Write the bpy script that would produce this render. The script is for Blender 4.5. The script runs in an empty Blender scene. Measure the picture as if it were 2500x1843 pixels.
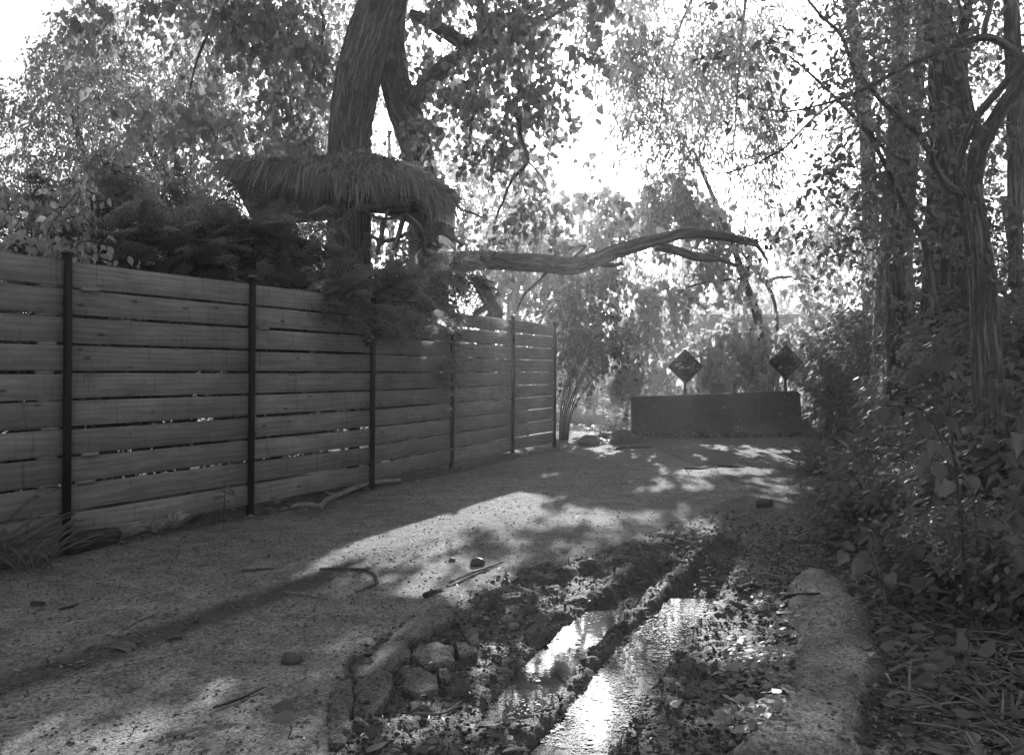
import bpy, math
import numpy as np
from mathutils import Matrix, Vector

rng = np.random.default_rng(11)
S = bpy.context.scene
COL = S.collection
R = math.radians

# ------------------------------------------------------------------ camera, sky, sun, exposure
EYE = 1.18                       # lens height above the lane
FPX = 2200.0                     # focal length in photograph pixels
cam_d = bpy.data.cameras.new('camera')
cam = bpy.data.objects.new('camera', cam_d)
COL.objects.link(cam)
cam.location = (0, 0, EYE)
cam.rotation_euler = (R(90), 0, 0)
cam_d.sensor_width = 36.0
cam_d.lens = FPX / 2500.0 * 36.0
cam_d.shift_y = -0.005
cam_d.clip_start = 0.05
cam_d.clip_end = 1500
S.camera = cam

SUN_AZ, SUN_EL = R(5.5), R(20.4)  # azimuth clockwise from +Y
SUN = np.array([math.sin(SUN_AZ) * math.cos(SUN_EL), math.cos(SUN_AZ) * math.cos(SUN_EL), math.sin(SUN_EL)])
world = bpy.data.worlds.new('World')
S.world = world
world.use_nodes = True
wn, wl = world.node_tree.nodes, world.node_tree.links
wn.clear()
sky = wn.new('ShaderNodeTexSky')
sky.sky_type = 'NISHITA'
sky.sun_disc = False
sky.sun_elevation = SUN_EL
sky.sun_rotation = SUN_AZ
sky.air_density = 1.2
sky.dust_density = 2.5
bwn = wn.new('ShaderNodeRGBToBW')          # the photograph is black and white
bg = wn.new('ShaderNodeBackground')
bg.inputs['Strength'].default_value = 0.11
wo = wn.new('ShaderNodeOutputWorld')
wl.new(sky.outputs[0], bwn.inputs[0])
wl.new(bwn.outputs[0], bg.inputs['Color'])
wl.new(bg.outputs[0], wo.inputs['Surface'])

sun_d = bpy.data.lights.new('sun', 'SUN')
sun_d.energy = 5.0
sun_d.angle = R(0.53)
sun_o = bpy.data.objects.new('sun', sun_d)
COL.objects.link(sun_o)
sun_o.rotation_euler = Vector(-SUN).to_track_quat('-Z', 'Y').to_euler()
sun_o.location = (5, 30, 30)

S.view_settings.view_transform = 'Standard'
S.view_settings.look = 'None'
S.view_settings.gamma = 1.0
S.view_settings.use_curve_mapping = False
S.view_settings.exposure = 1.1
FLARE_HAZE = 0.0028
S.render.engine = 'CYCLES'
S.cycles.use_denoising = True
S.cycles.max_bounces = 8
S.cycles.diffuse_bounces = 4
S.cycles.transmission_bounces = 5
S.cycles.volume_bounces = 1

# ------------------------------------------------------------------ numeric helpers
def at(u, v, Y):
    """The place seen at photograph pixel (u, v) at a distance of Y metres."""
    return np.array([(u - 1250.0) / FPX * Y, Y, EYE - (v - 909.0) / FPX * Y])

def G(u, v, z=0.0):
    Y = (EYE - z) * FPX / (v - 909.0)
    return np.array([(u - 1250.0) / FPX * Y, Y, z])

def norm(a):
    return a / (np.linalg.norm(a, axis=-1, keepdims=True) + 1e-9)

def _hash(ix, iy, iz):
    h = (ix * 374761393 + iy * 668265263 + iz * 1274126177) & 0xFFFFFFFF
    h = ((h ^ (h >> 13)) * 1103515245) & 0xFFFFFFFF
    h = ((h ^ (h >> 15)) * 12345677) & 0xFFFFFFFF
    return ((h ^ (h >> 16)) & 0xFFFF) / 65535.0

def vnoise(p):
    p = np.asarray(p, float)
    i = np.floor(p).astype(np.int64)
    f = p - i
    f = f * f * (3 - 2 * f)
    x, y, z = i[..., 0], i[..., 1], i[..., 2]
    fx, fy, fz = f[..., 0], f[..., 1], f[..., 2]
    def L(a, b, t): return a + (b - a) * t
    c = [[[_hash(x + a, y + b, z + d) for d in (0, 1)] for b in (0, 1)] for a in (0, 1)]
    return L(L(L(c[0][0][0], c[1][0][0], fx), L(c[0][1][0], c[1][1][0], fx), fy),
             L(L(c[0][0][1], c[1][0][1], fx), L(c[0][1][1], c[1][1][1], fx), fy), fz)

def fbm(p, octaves=3):
    p = np.asarray(p, float)
    s, a, t = 0, 0.5, 0
    for k in range(octaves):
        s = s + a * vnoise(p * 2 ** k + 17.3 * k)
        t += a
        a *= 0.5
    return s / t

def sstep(a, b, x):
    t = np.clip((x - a) / (b - a), 0, 1)
    return t * t * (3 - 2 * t)

def in_poly(x, y, poly):
    x, y = np.asarray(x), np.asarray(y)
    inside = np.zeros(x.shape, bool)
    n = len(poly)
    for k in range(n):
        x1, y1 = poly[k][:2]
        x2, y2 = poly[(k + 1) % n][:2]
        c = ((y1 > y) != (y2 > y)) & (x < (x2 - x1) * (y - y1) / (y2 - y1 + 1e-12) + x1)
        inside ^= c
    return inside

def spline(pts, n):
    """Catmull-Rom through rows of pts (any width), n samples."""
    P = np.asarray(pts, float)
    if len(P) == 2:
        t = np.linspace(0, 1, n)[:, None]
        return P[0] * (1 - t) + P[1] * t
    Q = np.vstack([2 * P[0] - P[1], P, 2 * P[-1] - P[-2]])
    seg = np.linalg.norm(np.diff(P[:, :3], axis=0), axis=1)
    cum = np.concatenate([[0], np.cumsum(seg)])
    s = np.linspace(0, cum[-1], n)
    k = np.clip(np.searchsorted(cum, s, side='right') - 1, 0, len(P) - 2)
    t = ((s - cum[k]) / (seg[k] + 1e-9))[:, None]
    a, b, c, d = Q[k], Q[k + 1], Q[k + 2], Q[k + 3]
    return 0.5 * (2 * b + (c - a) * t + (2 * a - 5 * b + 4 * c - d) * t ** 2 + (3 * b - a - 3 * c + d) * t ** 3)

# ------------------------------------------------------------------ objects
WLOC = {}

def tag(o, label=None, cat=None, group=None, kind=None):
    if label: o['label'] = label
    if cat: o['category'] = cat
    if group: o['group'] = group
    if kind: o['kind'] = kind
    return o

def thing(name, label, cat, loc=(0, 0, 0), group=None):
    o = bpy.data.objects.new(name, None)
    o.empty_display_size = 0.2
    COL.objects.link(o)
    o.location = loc
    WLOC[o] = np.array(loc, float)
    return tag(o, label, cat, group)

class MB:
    """Collects triangles and quads; build() links them as one mesh object."""
    def __init__(self):
        self.v, self.f, self.n, self.r, self.w = [], [], 0, [], []
    def add(self, verts, faces, rnd=None, w=None):
        verts = np.asarray(verts, float).reshape(-1, 3)
        self.v.append(verts)
        for fc in (faces if isinstance(faces, tuple) else (faces,)):
            fc = np.asarray(fc, np.int64)
            if fc.size: self.f.append(fc + self.n)
        self.r.append(np.full(len(verts), 0.5) if rnd is None else np.asarray(rnd, float))
        self.w.append(verts if w is None else w)
        self.n += len(verts)
    def mesh(self, name, off=None):
        v = np.concatenate(self.v) if self.v else np.zeros((0, 3))
        if off is not None: v = v - off
        me = bpy.data.meshes.new(name)
        me.vertices.add(len(v))
        me.vertices.foreach_set('co', v.astype(np.float32).ravel())
        loops = np.concatenate([f.ravel() for f in self.f])
        tot = np.concatenate([np.full(len(f), f.shape[1]) for f in self.f])
        start = np.concatenate([[0], np.cumsum(tot)[:-1]])
        me.loops.add(len(loops))
        me.loops.foreach_set('vertex_index', loops.astype(np.int32))
        me.polygons.add(len(tot))
        me.polygons.foreach_set('loop_start', start.astype(np.int32))
        me.polygons.foreach_set('loop_total', tot.astype(np.int32))
        me.update(calc_edges=True)
        a = me.attributes.new('rnd', 'FLOAT', 'POINT')
        a.data.foreach_set('value', np.concatenate(self.r).astype(np.float32))
        if any(w is not v for w, v in zip(self.w, self.v)):
            a = me.attributes.new('grain', 'FLOAT_VECTOR', 'POINT')
            a.data.foreach_set('vector', np.concatenate(self.w).astype(np.float32).ravel())
        return me
    def build(self, name, mat, parent=None, smooth=False, loc=None):
        if not self.f: return None
        off = WLOC[parent] if parent is not None else (np.array(loc, float) if loc is not None else None)
        me = self.mesh(name, off)
        me.materials.append(mat)
        if smooth:
            me.polygons.foreach_set('use_smooth', np.ones(len(me.polygons), bool))
        o = bpy.data.objects.new(name, me)
        COL.objects.link(o)
        if parent is not None:
            o.parent = parent
            WLOC[o] = WLOC[parent]
        else:
            if loc is not None: o.location = loc
            WLOC[o] = np.zeros(3) if loc is None else np.array(loc, float)
        return o

def frames(P):
    T = norm(np.gradient(P, axis=0))
    up = np.array([0, 0, 1.0]) if abs(T[0][2]) < 0.9 else np.array([1.0, 0, 0])
    N = np.zeros_like(P)
    n = up - T[0] * up.dot(T[0])
    n /= np.linalg.norm(n)
    for k in range(len(P)):
        n = n - T[k] * n.dot(T[k])
        n /= np.linalg.norm(n) + 1e-9
        N[k] = n
    return T, N, np.cross(T, N)

def tube_grain(P, r, c, s, seed):
    L = np.concatenate([[0], np.cumsum(np.linalg.norm(np.diff(P, axis=0), axis=1))])
    rm = np.maximum(r.mean(), .004)
    return np.stack([np.broadcast_to(c * rm, (len(P), len(c))), np.broadcast_to(s * rm, (len(P), len(c))), np.repeat(L[:, None], len(c), 1) + seed], -1).reshape(-1, 3)

def tube(mb, pts, rad, seg=8, n=None, bark=0.0, freq=5.0, caps=True, seed=0.0, wob=0.0):
    """Tapered tube through pts (x, y, z rows); bark > 0 cuts furrows that run along it."""
    pts = np.asarray(pts, float)
    rad = np.broadcast_to(np.asarray(rad, float), (len(pts),))
    if n is None: n = max(2, (len(pts) - 1) * 4 + 1)
    Q = spline(np.column_stack([pts, rad]), n)
    P, r = Q[:, :3], np.maximum(Q[:, 3], 1e-4)
    if wob:
        P = P + wob * (np.stack([fbm(P * 2.3 + k * 31 + seed, 2) for k in range(3)], 1) - 0.5)
    T, N, B = frames(P)
    th = np.linspace(0, 2 * math.pi, seg, endpoint=False)
    c, s = np.cos(th), np.sin(th)
    rr = np.repeat(r[:, None], seg, 1)
    if bark:
        L = np.concatenate([[0], np.cumsum(np.linalg.norm(np.diff(P, axis=0), axis=1))])
        q = np.stack([np.broadcast_to(c * freq, rr.shape), np.broadcast_to(s * freq, rr.shape),
                      np.repeat(L[:, None], seg, 1) * 1.3 + seed], -1)
        w = vnoise(q * np.array([.6, .6, 1.5]) + 40) * 1.5
        q2 = q + w[..., None] * np.array([1, 1, 0])
        ridge = 1 - np.abs(2 * fbm(q2, 2) - 1) * 2.2
        big = fbm(q * np.array([.25, .25, .8]) + 90, 2) - .5
        rr = rr * (1 + bark * (ridge - .5)) + r[:, None] * big * bark * .5
    V = P[:, None] + rr[..., None] * (N[:, None] * c[None, :, None] + B[:, None] * s[None, :, None])
    i = np.arange(n - 1)[:, None] * seg
    j = np.arange(seg)[None]
    j2 = (j + 1) % seg
    F = np.stack([i + j, i + j2, i + seg + j2, i + seg + j], -1).reshape(-1, 4)
    verts = V.reshape(-1, 3)
    if caps:
        verts = np.vstack([verts, P[:1], P[-1:]])
        a, b = n * seg, n * seg + 1
        k = np.arange(seg)
        t1 = np.stack([np.full(seg, a), (k + 1) % seg, k], -1)
        e = (n - 1) * seg
        t2 = np.stack([np.full(seg, b), e + k, e + (k + 1) % seg], -1)
        W = tube_grain(P, r, c, s, seed)
        mb.add(verts, (F, np.vstack([t1, t2])), None, np.vstack([W, W[:1], W[-1:]]))
    else:
        mb.add(verts, F, None, tube_grain(P, r, c, s, seed))

def limb(mb, px, seg=10, n=None, **kw):
    """Tube through (u, v, Y, width in photograph pixels) rows."""
    P = np.array([at(a[0], a[1], a[2]) for a in px])
    r = np.array([a[3] / 2 / FPX * a[2] for a in px])
    tube(mb, P, r, seg, n, **kw)

def box(mb, c, sx, sy, sz, ax=None, ay=None, az=None, bev=0.0):
    """Box of full sizes sx, sy, sz about c along axes ax, ay, az; bev chamfers the edges."""
    ax = np.array([1., 0, 0]) if ax is None else np.asarray(ax, float)
    ay = np.array([0., 1, 0]) if ay is None else np.asarray(ay, float)
    az = np.cross(ax, ay) if az is None else np.asarray(az, float)
    c = np.asarray(c, float)
    h = np.array([sx, sy, sz]) / 2
    if bev <= 0:
        s = np.array([[x, y, z] for z in (-1, 1) for y in (-1, 1) for x in (-1, 1)]) * h
        V = c + s[:, :1] * ax + s[:, 1:2] * ay + s[:, 2:] * az
        mb.add(V, np.array([[0, 2, 3, 1], [4, 5, 7, 6], [0, 1, 5, 4], [2, 6, 7, 3], [0, 4, 6, 2], [1, 3, 7, 5]]))
        return
    b = min(bev, h.min() * .9)
    # octagonal section in (x? longest axis kept) : chamfer the four long edges
    k = int(np.argmax(h))
    o = [i for i in range(3) if i != k]
    a0, a1 = h[o[0]], h[o[1]]
    sec = [(a0 - b, a1), (-a0 + b, a1), (-a0, a1 - b), (-a0, -a1 + b), (-a0 + b, -a1), (a0 - b, -a1), (a0, -a1 + b), (a0, a1 - b)]
    A = [ax, ay, az]
    V = []
    for e in (-h[k], h[k]):
        for p, q in sec:
            V.append(c + A[k] * e + A[o[0]] * p + A[o[1]] * q)
    q = [[i, (i + 1) % 8, 8 + (i + 1) % 8, 8 + i] for i in range(8)]
    mb.add(np.array(V), (np.array(q), np.array([[7, 6, 5, 4, 3, 2, 1, 0]]), np.array([[8, 9, 10, 11, 12, 13, 14, 15]])))

def beam(mb, a, b, w, d, up=(0, 0, 1), bev=0.0):
    a, b = np.asarray(a, float), np.asarray(b, float)
    x = norm(b - a)
    y = norm(np.cross(np.asarray(up, float), x))
    box(mb, (a + b) / 2, np.linalg.norm(b - a), w, d, x, y, np.cross(x, y), bev)

def rock(mb, c, size, seed, squash=(1, 1, .7), n=10):
    th = np.linspace(0, 2 * math.pi, n * 2, endpoint=False)
    ph = np.linspace(-math.pi / 2, math.pi / 2, n)
    D = np.array([[math.cos(p) * math.cos(t), math.cos(p) * math.sin(t), math.sin(p)] for p in ph for t in th])
    q = D * 1.3 + seed * 7.7
    r = 0.65 + .7 * fbm(q, 2) + .12 * (vnoise(q * 4) - .5)
    V = np.asarray(c) + D * r[:, None] * size * np.asarray(squash)
    m = n * 2
    F = [[i * m + j, i * m + (j + 1) % m, (i + 1) * m + (j + 1) % m, (i + 1) * m + j] for i in range(n - 1) for j in range(m)]
    mb.add(V, np.array(F))

# ------------------------------------------------------------------ leaves
def _tm(v, f): return np.array(v, float), np.array(f)
T_OVAL = _tm([(0, 0, 0), (.27, .45, .07), (0, 1, -.06), (-.27, .45, .07)], [(0, 1, 2), (0, 2, 3)])
T_LANCE = _tm([(0, 0, 0), (.12, .42, .03), (0, 1, -.1), (-.12, .42, .03)], [(0, 1, 2), (0, 2, 3)])
T_HEART = _tm([(0, .06, 0), (.42, .1, .07), (.33, .52, .05), (0, 1, -.1), (-.33, .52, .05), (-.42, .1, .07)],
              [(0, 1, 2), (0, 2, 3), (0, 3, 4), (0, 4, 5)])
T_HEART_FINE = _tm([(0, .08, 0), (0, .5, -.01), (0, 1.05, -.12),
                    (.2, -.04, .03), (.42, .08, .07), (.47, .3, .07), (.33, .6, .03), (.12, .87, -.05),
                    (-.2, -.04, .03), (-.42, .08, .07), (-.47, .3, .07), (-.33, .6, .03), (-.12, .87, -.05)],
                   [(0, 3, 4), (0, 4, 5), (0, 5, 1), (1, 5, 6), (1, 6, 7), (1, 7, 2),
                    (0, 9, 8), (0, 10, 9), (0, 1, 10), (1, 11, 10), (1, 12, 11), (1, 2, 12)])
T_OVAL_FINE = _tm([(0, 0, 0), (0, .5, -.01), (0, 1, -.08), (.17, .14, .03), (.29, .36, .06), (.25, .62, .04), (.1, .87, -.03),
                   (-.17, .14, .03), (-.29, .36, .06), (-.25, .62, .04), (-.1, .87, -.03)],
                  [(0, 3, 4), (0, 4, 1), (1, 4, 5), (1, 5, 6), (1, 6, 2), (0, 8, 7), (0, 1, 8), (1, 9, 8), (1, 10, 9), (1, 2, 10)])
T_LOBED = _tm([(0, .3, 0), (0, 0, 0), (.2, -.07, .03), (.44, -.02, -.02), (.36, .17, .04), (.6, .42, -.05), (.36, .42, .04), (.36, .64, -.02), (.17, .6, .04), (0, 1.0, -.08),
               (-.17, .6, .04), (-.36, .64, -.02), (-.36, .42, .04), (-.6, .42, -.05), (-.36, .17, .04), (-.44, -.02, -.02), (-.2, -.07, .03)],
              [(0, k, k + 1) for k in range(1, 16)] + [(0, 16, 1)])

def leaf_axes(axis, nrm):
    y = norm(axis)
    x = norm(np.cross(y, nrm))
    return x, y, np.cross(x, y)

def leaves(mb, pos, axis, nrm, size, T):
    """Many leaves at once: T is a template (verts, tris) with y along the leaf."""
    if len(pos) == 0: return
    tv, tf = T
    x, y, z = leaf_axes(axis, nrm)
    s = np.broadcast_to(np.asarray(size, float), (len(pos),))
    curl = 1 + rng.normal(0, .8, len(pos))
    V = (pos[:, None] + s[:, None, None] * (tv[None, :, 0:1] * x[:, None] + tv[None, :, 1:2] * y[:, None]
         + tv[None, :, 2:3] * curl[:, None, None] * z[:, None]))
    F = (np.arange(len(pos))[:, None, None] * len(tv) + tf[None]).reshape(-1, tf.shape[1])
    mb.add(V.reshape(-1, 3), F, np.repeat(rng.random(len(pos)), len(tv)))

_leafmesh = {}
def leaf_objects(parent, pos, axis, nrm, size, T, mat, name='leaf'):
    key = (id(T), mat.name)
    if key not in _leafmesh:
        ms = []
        for k in range(4):
            mb = MB()
            tv = T[0].copy()
            tv[:, 2] = tv[:, 2] * (0.3 + .7 * k) + .12 * (k - 1.5) * (tv[:, 1] - .4) ** 2
            tv[:, 0] += .04 * (k - 1.5) * tv[:, 1] ** 2
            mb.add(tv, T[1])
            me = mb.mesh(name)
            me.materials.append(mat)
            ms.append(me)
        _leafmesh[key] = ms
    x, y, z = leaf_axes(axis, nrm)
    s = np.broadcast_to(np.asarray(size, float), (len(pos),))
    off = WLOC[parent]
    for k in range(len(pos)):
        o = bpy.data.objects.new(name, _leafmesh[key][k % 4])
        COL.objects.link(o)
        o.parent = parent
        m = np.eye(4)
        m[:3, 0], m[:3, 1], m[:3, 2], m[:3, 3] = x[k] * s[k], y[k] * s[k], z[k] * s[k], pos[k] - off
        o.matrix_local = Matrix(m.tolist())

# sunlit places on the lane: the crowns have gaps towards the sun above them (x, y, half length, half width, heading)
LIT = [(-.42, 7.0, 1.75, .42, 22), (.62, 7.1, .75, .35, 70), (2.5, 10.5, .7, .5, 60), (1.7, 9.0, .6, .32, 70),
       (-1.25, 4.35, .55, .13, 30), (1.0, 3.9, 1.15, .22, 10), (.5, 3.8, 1.2, .19, 20), (.22, 3.95, .7, .14, 22), (3.8, 13.4, .5, .3, 80),
       (.2, 10.1, .5, .2, 70), (2.0, 16.5, .9, 1.0, 0), (.95, 5.0, .6, .2, 21)]

def sun_gap(p, keep=0.06):
    """True where foliage at p would shade one of the sunlit places."""
    g = p - SUN * (p[:, 2:3] / SUN[2])
    wob = (fbm(g * 2.2 + 5, 2) - .5) * .5
    hit = np.zeros(len(p), bool)
    for x, y, a, b, h in LIT:
        dx, dy = g[:, 0] - x, g[:, 1] - y
        sn, cs = math.sin(R(h)), math.cos(R(h))
        al, ac = dx * sn + dy * cs, dx * cs - dy * sn
        hit |= (al / a) ** 2 + (ac / b) ** 2 + wob * 2 < 1
    hit &= rng.random(len(p)) > keep
    # sun on the heart leaved tree and on the tops of the conifers
    for Y0, x0, x1, z0, z1, k in ((20.0, .6, 7.6, .1, 4.4, .95), (9.0, -4.6, .2, 1.9, 3.5, .5), (25.0, 1.6, 5.5, -1.5, .9, .6), (12.0, 4.0, 6.6, .2, 2.4, .55), (7.0, 2.4, 4.4, .2, 1.6, .4)):
        q = p - SUN * ((p[:, 1:2] - Y0) / SUN[1])
        hit |= (p[:, 1] > Y0 + 1.6) & (q[:, 0] > x0) & (q[:, 0] < x1) & (q[:, 2] > z0) & (q[:, 2] < z1) & (fbm(p * .9, 2) < .5 + (k - .5) * .5) & (rng.random(len(p)) < k + .2)
    return hit

# open sky between the crowns, as cones seen from the lane: (azimuth tangent, elevation tangent, half widths)
def gap(u, v, ru, rv): return ((u - 1250) / FPX, (909 - v) / FPX, ru / FPX * .68, rv / FPX * .68)
GAPS = [gap(1400, 240, 70, 85), gap(1490, 330, 60, 60), gap(1440, 300, 60, 50), gap(1945, 210, 70, 130), gap(1960, 370, 55, 90),
        gap(1930, 470, 30, 35), gap(2030, 90, 90, 70), gap(40, 140, 75, 120), gap(965, 385, 28, 50), gap(1075, 90, 40, 40),
        gap(1340, 110, 30, 30), gap(330, 270, 25, 25), gap(1900, 60, 60, 40)]

WATER_GAPS = [gap(1385, 205, 95, 100), gap(1460, 130, 70, 70), gap(1420, 30, 60, 70), gap(1640, 300, 60, 50), gap(1560, 180, 60, 60)]

def open_sky(p):
    q = p - np.array([0, 0, EYE])
    a, e = q[:, 0] / q[:, 1], q[:, 2] / q[:, 1]
    w = (fbm(np.stack([a * 22, e * 22, a * 0], 1), 2) - .5) * 1.6
    hit = np.zeros(len(p), bool)
    for ga, ge, ra, re in GAPS:
        hit |= ((a - ga) / ra) ** 2 + ((e - ge) / re) ** 2 + w < 1
    hit &= rng.random(len(p)) > .05
    # the openings whose sky shines on the rut water
    e2 = (p[:, 2] + EYE + .17) / p[:, 1]
    wet = np.zeros(len(p), bool)
    for ga, ge, ra, re in WATER_GAPS:
        wet |= ((a - ga) / ra) ** 2 + ((e2 - ge) / re) ** 2 + w < 1
    return hit | (wet & (rng.random(len(p)) > .3))

LAIK = 2.4
def blob_points(blobs, spray_area, lai, clump=.0, cf=1.0, shell=.45, prune=True):
    """Spray positions and outward directions through crown ellipsoids (u, v, Y, ru, rv, depth)."""
    Ps, Ds = [], []
    for b in blobs:
        u, v, Y, ru, rv, rd = b[:6]
        f = b[6] if len(b) > 6 else 1.0
        rx, rz = ru / FPX * Y, rv / FPX * Y
        n = int(LAIK * f * lai * math.pi * rx * rz / spray_area)
        d = norm(rng.normal(size=(n, 3)))
        r = rng.random(n) ** shell
        wob = .75 + .5 * fbm(d * 1.7 + u * .01 + v * .013, 2)
        p = at(u, v, Y) + d * (r * wob)[:, None] * np.array([rx, rd, rz])
        Ps.append(p)
        Ds.append(d)
    P, D = np.concatenate(Ps), np.concatenate(Ds)
    ok = P[:, 2] > .1
    if clump:
        ok &= fbm(P * cf, 2) > clump
    if prune:
        ok &= ~sun_gap(P) & ~open_sky(P)
    return P[ok], D[ok]

def spray_leaves(P, D, L, k, size, hang=.5, droop=.4, spread=1.0, jit=.25):
    """k leaves along each of len(P) twigs that start at P and head along D; returns leaves and twig polylines."""
    n = len(P)
    d = norm(D * np.array([1, 1, .35]) * spread + rng.normal(0, .45, (n, 3)) + np.array([0, 0, -.1]))
    Ls = L * rng.uniform(.6, 1.3, n)
    t = (np.arange(k) + .5) / k
    t = np.clip(t[None] + rng.uniform(-.4, .4, (n, k)) / k, .02, 1)
    c = P[:, None] + Ls[:, None, None] * (d[:, None] * t[..., None] + np.array([0, 0, -droop]) * (t ** 2)[..., None])
    side = norm(np.cross(d, np.array([0, 0, 1.0])))
    sg = np.where((np.arange(k) % 2)[None] == 0, 1, -1)[..., None]
    ax = (d[:, None] * .55 + side[:, None] * sg * .8) * (1 - hang) + np.array([0, 0, -1.0]) * hang * 1.2 + rng.normal(0, .35, (n, k, 3))
    nr = np.array([0, 0, 1.0]) * (1 - hang) + rng.normal(0, .3 + .5 * hang, (n, k, 3)) + np.array([-.1, -.25, .2])
    s = size * rng.uniform(.55, 1.2, (n, k))
    c = c + norm(ax) * (s * .25)[..., None] + rng.normal(0, jit * .12, (n, k, 3))
    tw = np.stack([P, P + Ls[:, None] * (d * .5 + np.array([0, 0, -droop]) * .25), P + Ls[:, None] * (d + np.array([0, 0, -droop]))], 1)
    return c.reshape(-1, 3), norm(ax).reshape(-1, 3), nr.reshape(-1, 3), s.reshape(-1), tw

def twigs(mb, tw, r=.004):
    """Three-sided thin twigs through polylines tw (n, 3, 3)."""
    n, m, _ = tw.shape
    a = np.array([[1, 0, 0], [-.5, .87, 0], [-.5, -.87, 0]]) * r
    tap = np.linspace(1, .35, m)[:, None, None]
    V = tw[:, :, None] + (a[None] * tap)[None]
    idx = np.arange(n)[:, None, None] * (m * 3)
    F = []
    for i in range(m - 1):
        for j in range(3):
            F.append([i * 3 + j, i * 3 + (j + 1) % 3, (i + 1) * 3 + (j + 1) % 3, (i + 1) * 3 + j])
    mb.add(V.reshape(-1, 3), (idx + np.array(F)[None]).reshape(-1, 4))

# ------------------------------------------------------------------ materials (all grey: a black and white photograph)
def mat(name):
    m = bpy.data.materials.new(name)
    m.use_nodes = True
    nt = m.node_tree
    nt.nodes.clear()
    out = nt.nodes.new('ShaderNodeOutputMaterial')
    return m, nt, out

class NT:
    def __init__(s, nt): s.nt = nt
    def n(s, t, **kw):
        x = s.nt.nodes.new(t)
        for k, v in kw.items(): setattr(x, k, v)
        return x
    def l(s, a, b): s.nt.links.new(a, b)
    def math(s, op, a, b=None, clamp=False):
        x = s.n('ShaderNodeMath', operation=op)
        x.use_clamp = clamp
        for i, q in enumerate((a, b)):
            if q is None: continue
            if isinstance(q, (int, float)): x.inputs[i].default_value = q
            else: s.l(q, x.inputs[i])
        return x.outputs[0]
    def ramp(s, f, a, b, lo, hi):
        x = s.n('ShaderNodeMapRange')
        s.l(f, x.inputs[0])
        for i, q in zip((1, 2, 3, 4), (a, b, lo, hi)): x.inputs[i].default_value = q
        return x.outputs[0]
    def noise(s, vec, scale, detail=4, rough=.55, dist=0):
        x = s.n('ShaderNodeTexNoise')
        x.inputs['Scale'].default_value = scale
        x.inputs['Detail'].default_value = detail
        x.inputs['Roughness'].default_value = rough
        x.inputs['Distortion'].default_value = dist
        if vec is not None: s.l(vec, x.inputs['Vector'])
        return x.outputs['Fac']
    def voro(s, vec, scale, feature='F1', out='Distance'):
        x = s.n('ShaderNodeTexVoronoi', feature=feature)
        x.inputs['Scale'].default_value = scale
        if vec is not None: s.l(vec, x.inputs['Vector'])
        return x.outputs[out]
    def mapping(s, vec, scale=(1, 1, 1), loc=None):
        x = s.n('ShaderNodeMapping')
        x.inputs['Scale'].default_value = scale
        s.l(vec, x.inputs['Vector'])
        if loc is not None: s.l(loc, x.inputs['Location'])
        return x.outputs[0]
    def mix(s, f, a, b):
        x = s.n('ShaderNodeMix', data_type='FLOAT')
        for i, q in zip((0, 2, 3), (f, a, b)):
            if isinstance(q, (int, float)): x.inputs[i].default_value = q
            else: s.l(q, x.inputs[i])
        return x.outputs[0]
    def attr(s, name):
        return s.n('ShaderNodeAttribute', attribute_name=name).outputs['Fac']
    def bump(s, h, strength, dist):
        x = s.n('ShaderNodeBump')
        x.inputs['Strength'].default_value = strength
        x.inputs['Distance'].default_value = dist
        s.l(h, x.inputs['Height'])
        return x.outputs[0]
    def pbsdf(s, col, rough, nrm=None, spec=.5, metal=0):
        x = s.n('ShaderNodeBsdfPrincipled')
        for k, q in (('Base Color', col), ('Roughness', rough), ('Specular IOR Level', spec), ('Metallic', metal)):
            i = x.inputs[k]
            if isinstance(q, (int, float)): i.default_value = (q, q, q, 1) if k == 'Base Color' else q
            else: s.l(q, i)
        if nrm is not None: s.l(nrm, x.inputs['Normal'])
        return x.outputs[0]

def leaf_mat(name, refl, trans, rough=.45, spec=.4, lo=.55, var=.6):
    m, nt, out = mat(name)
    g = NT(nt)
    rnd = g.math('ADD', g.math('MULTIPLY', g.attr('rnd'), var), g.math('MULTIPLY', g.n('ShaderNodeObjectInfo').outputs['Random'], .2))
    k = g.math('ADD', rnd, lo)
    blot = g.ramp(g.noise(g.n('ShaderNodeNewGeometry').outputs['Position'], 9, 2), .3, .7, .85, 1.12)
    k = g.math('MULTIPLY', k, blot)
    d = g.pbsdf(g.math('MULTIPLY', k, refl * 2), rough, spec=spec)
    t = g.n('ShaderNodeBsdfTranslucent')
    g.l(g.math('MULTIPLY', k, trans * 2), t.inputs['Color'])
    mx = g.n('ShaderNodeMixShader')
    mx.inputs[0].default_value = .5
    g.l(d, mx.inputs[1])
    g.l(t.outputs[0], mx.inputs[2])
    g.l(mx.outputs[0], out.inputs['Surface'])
    return m

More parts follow.
